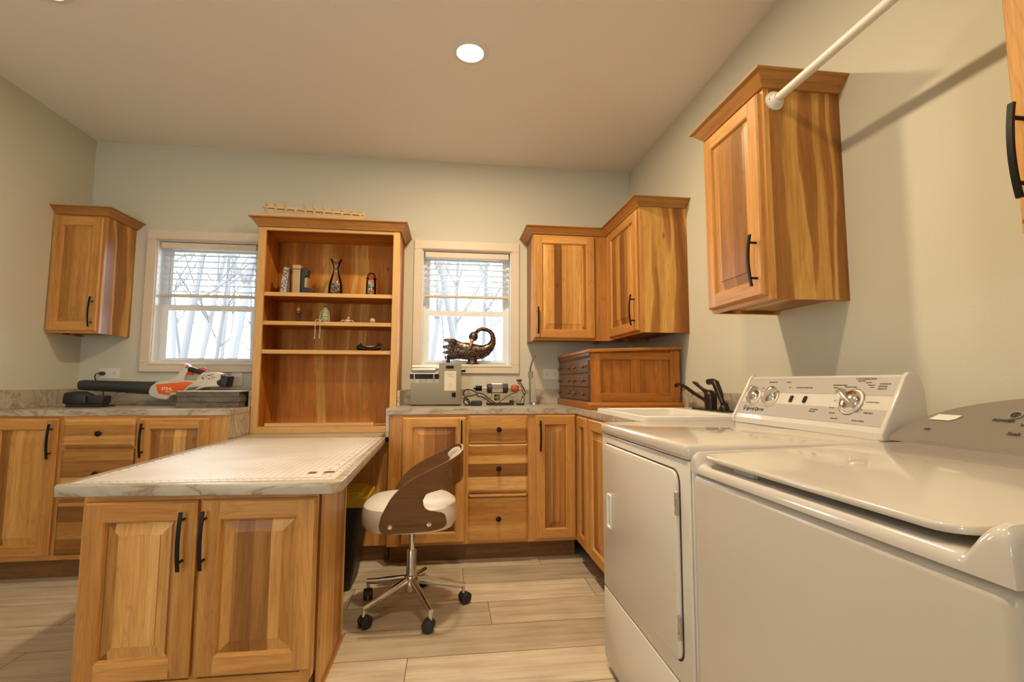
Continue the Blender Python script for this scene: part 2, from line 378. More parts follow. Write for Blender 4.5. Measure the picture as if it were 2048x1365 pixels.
    def build(s, name, mats, parent=None, bevel=0, seg=2, sharp=32, weld=False):
        me = bpy.data.meshes.new(name)
        org = ORI.get(parent.name, Vector((0, 0, 0))) if parent else Vector((0, 0, 0))
        V = [(s.M @ v if s.M else v) - org for v in s.V]
        me.from_pydata([tuple(v) for v in V], [], s.F)
        uvl = me.uv_layers.new(name='UVMap'); k = 0
        flat = [c for f in s.UV for uv_ in f for c in uv_]
        uvl.data.foreach_set('uv', flat)
        at_ = me.attributes.new('tone', 'FLOAT', 'FACE'); at_.data.foreach_set('value', s.T)
        if not isinstance(mats, (list, tuple)): mats = [mats]
        for m_ in mats: me.materials.append(M[m_])
        me.polygons.foreach_set('material_index', s.MI); me.polygons.foreach_set('use_smooth', s.SM)
        bm = bmesh.new(); bm.from_mesh(me)
        if weld or bevel: bmesh.ops.remove_doubles(bm, verts=bm.verts, dist=1e-5)
        bmesh.ops.recalc_face_normals(bm, faces=bm.faces)
        if bevel:
            es = [e for e in bm.edges if len(e.link_faces) == 2 and e.calc_face_angle(0) > math.radians(28)]
            bmesh.ops.bevel(bm, geom=es, offset=bevel, segments=seg, profile=.5, affect='EDGES', clamp_overlap=True)
            for f in bm.faces: f.smooth = True
        bm.to_mesh(me); bm.free()
        if any(s.SM) or bevel:
            me.set_sharp_from_angle(angle=math.radians(sharp if not bevel else 50))
        o = bpy.data.objects.new(name, me); COL.objects.link(o)
        if parent: o.parent = parent; ORI[o.name] = org
        return o
def tag(o, label=None, cat=None, group=None, kind=None):
    for k, v in (('label', label), ('category', cat), ('group', group), ('kind', kind)):
        if v: o[k] = v
    return o
def thing(name, label, cat, loc, group=None):
    o = bpy.data.objects.new(name, None); COL.objects.link(o); o.location = loc; o.empty_display_size = .05
    ORI[o.name] = Vector(loc); return tag(o, label, cat, group)
def struct(name, mb, mats, label=None, **kw):
    o = mb.build(name, mats, None, **kw); tag(o, label, None, None, 'structure'); return o
def text(s_, size, org, xd, yd, mat, parent, name='lettering', align='LEFT', shear=0, bold=0, ext=.0002):
    cu = bpy.data.curves.new('t', 'FONT'); cu.body = s_; cu.size = size; cu.align_x = align; cu.shear = shear; cu.offset = bold; cu.extrude = ext
    o = bpy.data.objects.new('t', cu); COL.objects.link(o)
    me = bpy.data.meshes.new_from_object(o); bpy.data.objects.remove(o)
    xd = Vector(xd).normalized(); yd = Vector(yd).normalized(); zd = xd.cross(yd)
    o_ = ORI.get(parent.name, Vector((0, 0, 0)))
    mt = Matrix.Identity(4)
    for i, v in enumerate((xd, yd, zd)):
        for k in range(3): mt[k][i] = v[k]
    mt.translation = Vector(org)-o_
    me.transform(mt); me.materials.append(M[mat])
    ob = bpy.data.objects.new(name, me); COL.objects.link(ob); ob.parent = parent; ORI[ob.name] = o_
    return ob
def join_text(lst, name):
    """several lines of print on one panel become one part"""
    base = lst[0]; bm = bmesh.new()
    for o in lst: bm.from_mesh(o.data)
    bm.to_mesh(base.data); bm.free()
    for o in lst[1:]: bpy.data.objects.remove(o)
    base.name = name; return base

# ---------------- room shell ----------------
mb = MB(); mb.box(XL-.3, XR+.3, YF-.3, YB+.14, -.06, -.003, 'x', .5); mb.mi = 1
rows = []; y0 = 2.02-.225*20
joints = {2.02: -.43, 2.245: .20, 2.695: .088, 1.795: -.148, 2.47: -.47, 2.92: .55}
k = 0; yy = y0
while yy < YB+.02:
    j = None
    for q, jx in joints.items():
        if abs(q-yy) < .01: j = jx
    if j is None: j = random.uniform(-1, 1)
    x = j-1.22*4
    while x < XR+.1:
        a, b_ = max(x, XL-.02), min(x+1.22, XR+.02)
        if b_ > a:
            mb.face([mb.vt(p) for p in ((a+.0015, max(yy, YF-.1)+.0013, 0), (b_-.0015, max(yy, YF-.1)+.0013, 0), (b_-.0015, min(yy+.225, YB+.02)-.0013, 0), (a+.0015, min(yy+.225, YB+.02)-.0013, 0))] , 'x', random.random())
        x += 1.22
    yy += .225
struct('floor', mb, ['grout', 'floor'])
mb = MB(); mb.box(XL-.2, XR+.2, YF-.2, YB+.14, ZC, ZC+.15); struct('ceiling', mb, 'ceil')
mb = MB(); mb.box(XR, XR+.14, YF-.14, YB+.14, -.05, ZC+.05); struct('wall_right', mb, 'wall')
mb = MB(); mb.box(XL-.14, XL, YF-.14, YB+.14, -.05, ZC+.05); struct('wall_left', mb, 'wall')
WZ0, WZ1 = 1.198, 2.053
WIN = [(-2.023, -1.363), (-.211, .449)]
def wall_y(mb, ya, yb, holes, z0, z1):
    x = XL-.02
    for a, b_ in holes:
        mb.box(x, a, ya, yb, -.05, ZC+.05); mb.box(a, b_, ya, yb, -.05, z0); mb.box(a, b_, ya, yb, z1, ZC+.05); x = b_
    mb.box(x, XR+.02, ya, yb, -.05, ZC+.05)
mb = MB(); wall_y(mb, YB, YB+.14, WIN, WZ0, WZ1); struct('wall_back', mb, 'wall')
mb = MB(); wall_y(mb, YF-.14, YF, [(-1.95, -.95)], .9, 2.0); struct('wall_front', mb, 'wall')  # opening added here to admit daylight

def window(n, x0, x1, z0, z1, y, s, trim=.062, dep=.085, label=''):
    """s=+1: room is on the -y side of the wall plane y"""
    t = bpy.data.objects.new('window_%d' % n, None); COL.objects.link(t); t.location = ((x0+x1)/2, y, z0); ORI[t.name] = Vector(t.location)
    t['kind'] = 'structure'; t['label'] = label
    mb = MB(); o = trim
    for (a, b_, c, d, g) in ((x0-o, x1+o, z1, z1+o+.008, 'x'), (x0-o, x1+o, z0-o, z0, 'x'), (x0-o, x0, z0, z1, 'z'), (x1, x1+o, z0, z1, 'z')):
        mb.box(a, b_, y-s*.018, y, c, d, g, .3, .003)
    e = .012
    for (a, b_, c, d, g) in ((x0-e, x1+e, z1+.004, z1+.016, 'x'), (x0-e, x1+e, z0-.016, z0-.004, 'x')):
        mb.box(a, b_, y-s*.022, y-s*.01, c, d, g, .3, .003)
    mb.build('window_trim', 'trimw', t)
    mb = MB(); j = .006; yd = y+s*dep
    mb.box(x0, x0+j, y, yd, z0, z1); mb.box(x1-j, x1, y, yd, z0, z1); mb.box(x0+j, x1-j, y, yd, z1-j, z1); mb.box(x0+j, x1-j, y, yd, z0, z0+j)
    mb.build('window_jamb', 'vinyl', t)
    mb = MB(); f = .028; ya, yb2 = yd, yd+s*.045
    mb.box(x0, x0+f, ya, yb2, z0, z1); mb.box(x1-f, x1, ya, yb2, z0, z1); mb.box(x0+f, x1-f, ya, yb2, z1-f, z1); mb.box(x0+f, x1-f, ya, yb2, z0, z0+f-.006)
    mb.build('window_frame', 'vinyl', t)
    zm = z0+.392; fw = .026
    for nm, za, zb, yo in (('lower_sash', z0+f-.008, zm+.022, -.010), ('upper_sash', zm+.0, z1-f, .018)):
        mb = MB(); a, b_ = x0+f, x1-f; q0, q1 = yd+s*yo, yd+s*(yo+.027)
        top = .040 if nm == 'lower_sash' else fw
        mb.box(a, a+fw, q0, q1, za, zb); mb.box(b_-fw, b_, q0, q1, za, zb)
        mb.box(a+fw, b_-fw, q0, q1, zb-top, zb); mb.box(a+fw, b_-fw, q0, q1, za, za+fw-.008)
        so = mb.build(nm, 'vinyl', t)
        mb = MB(); ym = (q0+q1)/2; mb.box(a+fw-.004, b_-fw+.004, ym-.002, ym+.002, za+fw-.014, zb-top+.004)
        mb.build('pane', 'glass', so)
    return t
window(1, *WIN[0], WZ0, WZ1, YB, 1, label='left window, partly behind the tall hutch')
window(2, *WIN[1], WZ0, WZ1, YB, 1, label='right window with the bronze bird on its sill')
window(3, -1.95, -.95, .9, 2.0, YF, -1, label='unseen window added behind the camera to let in daylight')  # added out of view, brings cool daylight in from behind

def blind(label, x0, x1, z1, zb, y, wand):
    t = thing('window_blind', label, 'blind', ((x0+x1)/2, y, zb), 'mini blinds drawn half down')
    mb = MB(); mb.box(x0+.008, x1-.008, y-.026, y+.026, z1-.045, z1-.004, 'x', .2, .002); mb.build('headrail', 'trimw', t)
    mb = MB(); mb.box(x0+.012, x1-.012, y-.025, y+.025, zb, zb+.018, 'x', .2, .004); mb.build('bottom_rail', 'trimw', t)
    mb = MB(); z = z1-.085
    while z > zb+.03:
        P = []
        for (dy, dz) in ((-.024, -.002), (-.012, .0015), (0, .003), (.012, .0015), (.024, -.002)):
            P.append((y+dy, z+dz))
        up = P+[(a, b_-.0012) for a, b_ in P[::-1]]
        mb.prism(up, 'x', x0+.012, x1-.012, 'x', .1); z -= .043
    mb.build('slats', 'slat', t)
    for xx in (x0+.10, x1-.10):
        for dy in (-.024, .024): mb = MB(); mb.box(xx-.0008, xx+.0008, y+dy-.0006, y+dy+.0006, zb+.01, z1-.03); mb.build('ladder_cord', 'vinyl', t)
    mb = MB(); mb.loft([(wand, y-.034, z1-.05), (wand-.001, y-.036, zb-.03)], .0032, 8); mb.build('tilt_wand', 'mouldgrey', t)
blind('cream blind drawn half down in the left window beside the hutch', -2.013, -1.373, WZ1-.008, 1.66, YB+.032, -1.93)
blind('cream blind drawn half down in the right window above the bronze bird', -.201, .439, WZ1-.008, 1.70, YB+.032, -.115)

# ---------------- cabinets ----------------
def ringq(mb, x0, x1, z0, z1, i0, y0, i1, y1, tn, gr=('z', 'z', 'x', 'x')):
    a = (x0+i0, x1-i0, z0+i0, z1-i0); b = (x0+i1, x1-i1, z0+i1, z1-i1)
    mb.quad((a[0], y0, a[2]), (a[0], y0, a[3]), (b[0], y1, b[3]), (b[0], y1, b[2]), gr[0], tn[0])
    mb.quad((a[1], y0, a[2]), (b[1], y1, b[2]), (b[1], y1, b[3]), (a[1], y0, a[3]), gr[1], tn[1])
    mb.quad((a[0], y0, a[3]), (a[1], y0, a[3]), (b[1], y1, b[3]), (b[0], y1, b[3]), gr[2], tn[2])
    mb.quad((a[0], y0, a[2]), (b[0], y1, b[2]), (b[1], y1, b[2]), (a[1], y0, a[2]), gr[3], tn[3])
def door_mesh(M_, x0, x1, z0, z1, yf, t=.02, s=.054):
    mb = MB(M_); rnd = random.random; tn = [rnd(), rnd(), rnd(), rnd()]; c = .006
    mb.mi = 0
    ringq(mb, x0, x1, z0, z1, 0, yf+t, 0, yf+c, tn)
    ringq(mb, x0, x1, z0, z1, 0, yf+c, c, yf, tn)
    s_ = min(s, (x1-x0)*.27)
    mb.quad((x0+c, yf, z0+c), (x0+s_, yf, z0+c), (x0+s_, yf, z1-c), (x0+c, yf, z1-c), 'z', tn[0])
    mb.quad((x1-s_, yf, z0+c), (x1-c, yf, z0+c), (x1-c, yf, z1-c), (x1-s_, yf, z1-c), 'z', tn[1])
    mb.quad((x0+s_, yf, z1-s_), (x1-s_, yf, z1-s_), (x1-s_, yf, z1-c), (x0+s_, yf, z1-c), 'x', tn[2])
    mb.quad((x0+s_, yf, z0+c), (x1-s_, yf, z0+c), (x1-s_, yf, z0+s_), (x0+s_, yf, z0+s_), 'x', tn[3])
    ringq(mb, x0, x1, z0, z1, s_, yf, s_+.004, yf+.003, tn)
    ringq(mb, x0, x1, z0, z1, s_+.004, yf+.003, s_+.008, yf+.011, tn)
    mb.mi = 1; p = rnd(); pt = [p]*4; gz = ('z',)*4
    ringq(mb, x0, x1, z0, z1, s_+.008, yf+.011, s_+.012, yf+.011, pt, gz)
    sl = min(.034, (x1-x0)*.16)
    ringq(mb, x0, x1, z0, z1, s_+.012, yf+.011, s_+.010+sl, yf+.0045, pt, gz)
    ringq(mb, x0, x1, z0, z1, s_+.010+sl, yf+.0045, s_+.012+sl, yf+.002, pt, gz)
    i = s_+.012+sl
    mb.quad((x0+i, yf+.002, z0+i), (x1-i, yf+.002, z0+i), (x1-i, yf+.002, z1-i), (x0+i, yf+.002, z1-i), 'z', p)
    mb.mi = 0; mb.quad((x0, yf+t, z0), (x0, yf+t, z1), (x1, yf+t, z1), (x1, yf+t, z0), 'z', p)
    return mb
def drawer_mesh(M_, x0, x1, z0, z1, yf, t=.02):
    mb = MB(M_); p = random.random(); tn = [p]*4; g = ('x',)*4
    ringq(mb, x0, x1, z0, z1, 0, yf+t, 0, yf+.008, tn, g); ringq(mb, x0, x1, z0, z1, 0, yf+.008, .004, yf+.006, tn, g)
    ringq(mb, x0, x1, z0, z1, .004, yf+.006, .014, yf, tn, g)
    mb.quad((x0+.014, yf, z0+.014), (x1-.014, yf, z0+.014), (x1-.014, yf, z1-.014), (x0+.014, yf, z1-.014), 'x', p)
    mb.quad((x0, yf+t, z0), (x0, yf+t, z1), (x1, yf+t, z1), (x1, yf+t, z0), 'x', p)
    return mb
def pull(M_, x, zc, yf, parent, hl=.093):
    mb = MB(M_); rr = []
    for i in range(15):
        q = -1+2*i/14; z = zc+q*hl; y = yf-.034+.010*q*q
        w, h = .0052, .0032
        rr.append([(x-w, y-h, z), (x+w, y-h, z), (x+w, y+h, z), (x-w, y+h, z)])
    mb.rings(rr, True, True, 0, 'z', False)
    for sgn in (-1, 1):
        zz = zc+sgn*.064; mb.lathe([(.0042, yf+.001), (.0042, yf-.029)], (x, 0, zz), 'y', 10)
    return mb.build('handle', 'black', parent)
def knob(M_, x, z, yf, parent, r=.0155, name='knob', mat='black'):
    mb = MB(M_); mb.lathe([(.007, yf), (.006, yf-.010), (r*.9, yf-.016), (r, yf-.021), (r*.85, yf-.026), (r*.3, yf-.029)], (x, 0, z), 'y', 18)
    return mb.build(name, mat, parent)
def crown(parent, path, i0, i1, z0, z1, out):
    P = [Vector(p) for p in path]; n = len(P)
    def off(i, d):
        def nrm(a, b_):
            t = (b_-a).normalized(); return Vector((t.y, -t.x))
        if i == 0: return P[0]+nrm(P[0], P[1])*d
        if i == n-1: return P[-1]+nrm(P[-2], P[-1])*d
        a, b_ = nrm(P[i-1], P[i]), nrm(P[i], P[i+1]); m_ = (a+b_).normalized(); return P[i]+m_*(d/max(m_.dot(a), .2))
    h = z1-z0; prof = [(-.004, 0), (.010, 0), (.013, h*.12), (out*.80, h*.80), (out*.92, h*.84), (out, h*.90), (out, h), (-.004, h)]
    mb = MB()
    for i in range(i0, i1):
        tone = random.random(); d = (P[i+1]-P[i]).normalized(); R_ = []
        for e in (i, i+1): R_.append([(*off(e, o_), z0+zz) for o_, zz in prof])
        mb.rings(R_, True, True, tone, (d.x, d.y, 0), False)
    return mb.build('crown_molding', 'wcrown', parent)
def cabinet(name, label, M_, w_, dep, z0, z1, fronts, group=None, toe=False, stiles=(.03, .03), rails=(.03, .02), ext=0, body='wven', cat='cabinet', inl=0, mid=None):
    t = thing(name, label, cat, M_ @ Vector((w_/2, dep/2, 0 if toe else z0)), group)
    mb = MB(M_); tn = random.random(); A_, up = -ext+inl, (0 if toe else .014)
    mb.box(A_, A_+.018, .0205, dep, z0, z1, 'z', tn); mb.box(w_-.018, w_, .0205, dep, z0, z1, 'z', random.random())
    mb.box(A_+.018, w_-.018, .0205, dep, z0+up, z0+up+.016, 'x'); mb.box(A_+.018, w_-.018, dep-.012, dep, z0+up+.016, z1, 'z')
    if not toe: mb.box(A_+.018, w_-.018, .0205, dep-.012, z1-.018, z1, 'x')
    mb.build('body', body, t)
    mb = MB(M_); a, b_ = stiles
    if toe: rails = (.03, .035)
    mb.box(0, a, 0, .0205, z0, z1, 'z'); mb.box(w_-b_, w_, 0, .0205, z0, z1, 'z')
    mb.box(a, w_-b_, 0, .0205, z1-rails[0], z1, 'x'); mb.box(a, w_-b_, 0, .0205, z0, z0+rails[1], 'x')
    if mid: mb.box(mid-.03, mid+.03, .001, .0205, z0+rails[1], z1-rails[0], 'z')
    for f in fronts:
        if f[0] == 'drawer' and f[3] > z0+.05: mb.box(a, w_-b_, .001, .0205, f[3]-.015, f[3]+.008, 'x')
    mb.build('face_frame', 'wsolid', t)
    if toe:
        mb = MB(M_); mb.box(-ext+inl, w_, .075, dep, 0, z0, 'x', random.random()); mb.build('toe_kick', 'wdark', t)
    for f in fronts:
        if f[0] == 'door':
            d = door_mesh(M_, f[1], f[2], f[3], f[4], -.02).build('door', ['wsolid', 'wglue'], t)
            if f[5] is not None: pull(M_, f[5], f[6], -.02, d)
        else:
            d = drawer_mesh(M_, f[1], f[2], f[3], f[4], -.02).build('drawer', 'wglue', t)
            knob(M_, f[5], f[6], -.02, d)
    return t
T = Matrix.Translation
def MR(x, y): return T((x, y, 0)) @ Matrix.Rotation(-PI/2, 4, 'Z')
UD = .2935; FY = YB-UD
# wall cabinets
pa = [(.570, YB), (.570, FY), (1.1035, FY), (1.1035, 2.683), (XR, 2.683)]
c = cabinet('wall_cabinet', 'hickory wall cabinet right of the right window, its handle at the lower left', T((.570, FY, 0)), .5335, UD, 1.3644, 2.1167,
            [('door', .004, .438, 1.378, 2.104, .027, 1.498)], 'hickory wall cabinets', stiles=(.02, .10))
crown(c, pa, 0, 2, 2.1167, 2.1636, .056)
c = cabinet('wall_cabinet', 'hickory wall cabinet on the right wall, in the corner above the antique chest', MR(1.1035, FY), .6095, UD, 1.3644, 2.1167,
            [('door', .075, .592, 1.378, 2.104, .555, 1.503)], 'hickory wall cabinets', stiles=(.09, .022), ext=-.001)
crown(c, pa, 2, 4, 2.1167, 2.1636, .056)
c = cabinet('wall_cabinet', 'large hickory wall cabinet above the dryer, holding the white rod', MR(1.097, 1.9112), .3852, .300, 1.363, 2.124,
            [('door', .006, .372, 1.378, 2.112, .343, 1.506)], 'hickory wall cabinets', stiles=(.02, .018))
crown(c, [(XR, 1.9112), (1.097, 1.9112), (1.097, 1.526), (XR, 1.526)], 0, 3, 2.124, 2.173, .053)
c = cabinet('wall_cabinet', 'hickory wall cabinet cut off by the right edge, above the washer', MR(1.099, .786), .46, .298, 1.363, 2.124,
            [('door', .010, .448, 1.378, 2.112, .032, 1.512)], 'hickory wall cabinets', stiles=(.02, .02))
crown(c, [(XR, .786), (1.099, .786), (1.099, .333), (XR, .333)], 0, 3, 2.124, 2.173, .053)
c = cabinet('wall_cabinet', 'hickory wall cabinet in the left corner beside the left window', T((XL, FY, 0)), .294, UD, 1.3677, 2.1127,
            [('door', .004, .286, 1.380, 2.102, .262, 1.498)], 'hickory wall cabinets', stiles=(.015, .018))
crown(c, [(XL, FY), (-2.165, FY), (-2.165, YB)], 0, 2, 2.1127, 2.159, .056)
# base cabinets, back run on the right
BF = 2.976; BD = YB-BF; GB = 'hickory base cabinets'
def bx_(name, label, x0, x1, fr, **k): return cabinet(name, label, T((x0, BF, 0)), x1-x0, BD, .115, .880, [(f[0], f[1]-x0, f[2]-x0, f[3], f[4], None if f[5] is None else f[5]-x0, f[6]) for f in fr], GB, True, **k)
c = bx_('base_cabinet', 'hickory base cabinet with one door, partly behind the office chair', -.352, .108, [('door', -.273, .100, .132, .861, .074, .752)], stiles=(.085, .02), inl=.0095)
mb = MB(); mb.box(-.3715, -.3525, 2.960, 3.24, .747, .879, ch=.001); mb.build('end_panel', 'marble', c)
bx_('drawer_cabinet', 'hickory base cabinet with three drawers between two doors, right of the chair', .108, .500, [('drawer', .117, .477, .704, .873, .298, .788), ('drawer', .117, .477, .414, .699, .298, .557), ('drawer', .117, .477, .125, .406, .298, .263)], stiles=(.02, .03))
bx_('base_cabinet', 'hickory base cabinet with a narrow door in the inner corner', .500, .787, [('door', .527, .775, .133, .871, .552, .748)], stiles=(.035, .012))
def rr_(label, ya, yb_, fr, ext=0, **k):
    return cabinet('base_cabinet', label, MR(.787, ya), ya-yb_, XR-.787, .115, .880, [('door', ya-f[0], ya-f[1], .128, .868, None, 0) for f in fr], GB, True, ext=ext, **k)
rr_('narrow hickory cabinet on the right run, next to the inner corner', 2.9755, 2.680, [(2.905, 2.693)], stiles=(.085, .02))
rr_('hickory sink cabinet mostly hidden behind the dryer', 2.6795, 1.886, [(2.664, 2.285), (2.275, 1.90)], stiles=(.03, .03), mid=.4)
# left run
bx_('base_cabinet', 'hickory base cabinet with one door at the left edge', XL+.001, -2.098, [('door', -2.445, -2.109, .141, .867, -2.135, .747)], stiles=(.015, .02))
bx_('drawer_cabinet', 'hickory base cabinet with three drawers, behind the left tip of the worktable', -2.098, -1.716, [('drawer', -2.086, -1.726, .713, .864, -1.897, .787), ('drawer', -2.086, -1.726, .440, .700, -1.897, .570), ('drawer', -2.086, -1.726, .143, .431, -1.897, .287)], stiles=(.02, .02))
c = bx_('base_cabinet', 'hickory base cabinet with one door, left of the hutch behind the worktable', -1.716, -1.2455, [('door', -1.706, -1.345, .141, .865, -1.679, .747)], stiles=(.015, .115))
mb = MB(); mb.box(-1.2452, -1.2425, 2.972, 3.58, .747, .879); mb.build('end_panel', 'marble', c)

# low cabinet under the hutch
t = thing('low_cabinet', 'plain wood low cabinet under the hutch, at the back of the knee space', 'cabinet', (-.80, 3.3, 0))
mb = MB(); mb.box(-1.244, -.354, 3.06, YB-.002, .10, .709, 'z', .37); mb.build('body', 'wsolid', t)
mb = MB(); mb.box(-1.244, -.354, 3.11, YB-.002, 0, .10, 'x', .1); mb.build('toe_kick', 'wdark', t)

# countertops
t = thing('countertop', 'long marble-look countertop on the right, running around the corner to the sink', 'countertop', (.5, 3.2, .88), 'marble-look laminate tops')
CT0, CT1 = .880, .914
mb = MB()
K = XR-.001
for poly in ([(-.372, 2.966), (K, 2.966), (K, YB-.001), (-.3425, YB-.001), (-.3425, 3.2535), (-.372, 3.2535)], [(.776, 2.565), (K, 2.565), (K, 2.966), (.776, 2.966)], [(.776, 1.945), (.822, 1.945), (.822, 2.565), (.776, 2.565)], [(1.352, 1.945), (K, 1.945), (K, 2.565), (1.352, 2.565)], [(.776, 1.888), (K, 1.888), (K, 1.945), (.776, 1.945)]):
    mb.prism(poly, 'z', CT0, CT1)
mb.build('slab', 'marble', t)
mb = MB(); mb.box(-.3425, XR-.001, YB-.020, YB-.001, CT1, 1.022, ch=.002); mb.box(XR-.020, XR-.001, 1.888, YB-.0205, CT1, 1.022, ch=.002); mb.box(-.342, -.324, 3.27, YB-.0205, CT1, 1.015, ch=.002)
mb.build('backsplash', 'marble', t)
t = thing('countertop', 'marble-look countertop on the left, under the leaf blower', 'countertop', (-1.85, 3.25, .88), 'marble-look laminate tops')
mb = MB(); mb.box(XL+.001, -1.2435, 2.966, YB-.001, CT0, CT1, ch=.002); mb.build('slab', 'marble', t)
mb = MB(); mb.box(XL+.001, -1.262, YB-.020, YB-.001, CT1, 1.022, ch=.002); mb.box(XL+.001, XL+.020, 2.966, YB-.0205, CT1, 1.022, ch=.002); mb.box(-1.2615, -1.244, 3.27, YB-.001, CT1, 1.015, ch=.002)
mb.build('backsplash', 'marble', t)

# hutch
t = thing('hutch', 'tall open hickory hutch with three shelves, standing between the windows', 'hutch', (-.79, 3.42, .746))
HX0, HX1, HY, HZ0, HZ1 = -1.2392, -.344, 3.256, .7465, 2.0785
mb = MB(); mb.box(HX0, HX0+.018, HY+.02, YB-.002, HZ0, HZ1, 'z', .15); mb.box(HX1-.018, HX1, HY+.02, YB-.002, HZ0, HZ1, 'z', .6)
mb.box(HX0+.018, HX1-.018, HY+.02, YB-.002, HZ1-.018, HZ1, 'x', .3); mb.box(HX0+.018, HX1-.018, HY+.02, YB-.002, HZ0, HZ0+.03, 'x', .3); mb.build('body', 'wback', t)
mb = MB(); mb.box(HX0+.018, HX1-.018, YB-.022, YB-.006, HZ0+.03, HZ1-.018, 'z', .335); mb.build('back_panel', 'wback', t)
mb = MB(); mb.box(HX0, HX0+.043, HY, HY+.02, HZ0, HZ1, 'z', .2, .001); mb.box(HX1-.043, HX1, HY, HY+.02, HZ0, HZ1, 'z', .7, .001)
mb.box(HX0+.043, HX1-.043, HY, HY+.02, HZ1-.022, HZ1, 'x', .9, .001); mb.box(HX0+.043, HX1-.043, HY, HY+.02, HZ0, HZ0+.042, 'x', .5, .001); mb.build('face_frame', 'wedge', t)
for zs in (1.6524, 1.4631, 1.2772):
    mb = MB(); mb.mi = 0; mb.box(HX0+.019, HX1-.019, HY+.034, YB-.023, zs-.020, zs, 'x'); mb.mi = 1; mb.box(HX0+.019, HX1-.019, HY+.020, HY+.034, zs-.025, zs+.0002, 'x', None, .001)
    mb.build('shelf', ['wback', 'wedge'], t)
mb = MB(); mb.box(HX0-.002, HX1+.002, HY-.002, YB-.002, HZ1, 2.131, 'x', .3); mb.build('top_board', 'wcrown', t)
crown(t, [(HX0, YB), (HX0, HY), (HX1, HY), (HX1, YB)], 0, 3, HZ1, 2.134, .052)

# worktable (peninsula)
t = thing('worktable_cabinet', 'hickory double-door cabinet holding up the near end of the worktable', 'cabinet', (-.78, 1.95, 0))
mb = MB(); mb.box(-1.135, -.440, 1.74, 2.20, .105, .709, 'z', .63); mb.build('body', 'wglue', t)
mb = MB(); mb.box(-1.135, -1.105, 1.72, 1.7405, .105, .709, 'z'); mb.box(-.468, -.440, 1.72, 1.7405, .105, .709, 'z'); mb.box(-1.105, -.468, 1.72, 1.7405, .665, .709, 'x'); mb.box(-1.105, -.468, 1.72, 1.7405, .105, .14, 'x'); mb.box(-.80, -.775, 1.7205, 1.7405, .14, .665, 'z'); mb.build('face_frame', 'wsolid', t)
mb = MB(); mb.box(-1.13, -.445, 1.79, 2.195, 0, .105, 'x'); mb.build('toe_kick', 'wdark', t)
mb = MB(); mb.box(-.440, -.428, 1.80, 2.205, 0, .018, 'y', .3, .004); mb.box(-.440, -.4365, 1.80, 2.2, .0, .70, 'z', .9); mb.box(-.4395, -.432, 2.188, 2.2, .018, .706, 'z', .2); mb.build('side_trim', 'wglue', t)
ID = Matrix.Identity(4)
for (a, b_, hx) in ((-1.122, -.794, -.829), (-.782, -.430+.001, -.765)):
    d = door_mesh(ID, a, b_, .152, .692, 1.70, s=.058).build('door', ['wsolid', 'wglue'], t); pull(ID, hx, .573, 1.70, d, .090)
t = thing('worktop', 'marble-look worktop reaching from the hutch towards the camera', 'tabletop', (-.80, 2.4, .711), 'marble-look laminate tops')
mb = MB(); mb.prism([(-1.2155, 1.7095), (-.372, 1.660), (-.3475, 1.700), (-.372, 2.958), (-.373, 3.25), (-.373, 3.5), (-1.2415, 3.5), (-1.2415, 2.97), (-1.2310, 1.735)], 'z', .7105, .7455, 'x', .2)
mb.build('slab', 'marble', t, bevel=.003, seg=2)
t = thing('cutting_mat', 'printed gridded cutting mat lying on the worktable', 'mat', (-.78, 2.35, .7457))
mb = MB(); mb.prism([(-1.192, 1.735), (-.378, 1.710), (-.390, 2.965), (-1.190, 2.985)], 'z', .7457, .7474, 'x', .2); mb.build('sheet', 'mat', t)
mb = MB(); zt = .7476
def tick(x0, x1, y0, y1): mb.box(x0, x1, y0, y1, .7470, zt)
tick(-.4075, -.4065, 1.755, 2.95); tick(-1.16, -.407, 1.7545, 1.7558); tick(-1.1605, -1.1595, 1.755, 2.95)
i = 0; y = 1.755
while y < 2.94:
    tick(-.4065, -.4065+(.012 if i % 4 == 0 else .006), y-.0008, y+.0008); y += .0254/4*2; i += 1
x = -1.16
while x < -.41:
    tick(x-.003, x+.003, 1.745, 1.750); x += .0254
mb.build('ruler_marks', 'brownink', t)
tl = []
for k in range(1, 24):
    tl.append(text(str(k), .017, (-.392, 1.755+k*.0508-.006, zt), (1, 0, 0), (0, 1, 0), 'brownink', t))
    if k % 2: tl.append(text(str(24-k), .017, (-.440, 1.755+k*.0508-.006, zt), (1, 0, 0), (0, 1, 0), 'brownink', t))
    tl.append(text(str(k), .014, (-1.185, 1.755+k*.0508-.006, zt), (1, 0, 0), (0, 1, 0), 'brownink', t))
join_text(tl, 'printed_numbers')
mb = MB(); mb.box(-.497, -.468, 1.824, 1.864, .7470, zt)
mb.lathe([(.021, .7470), (.021, zt)], (-.427, 1.852, 0), 'z', 20)
mb.build('printed_emblem', 'brownink', t)

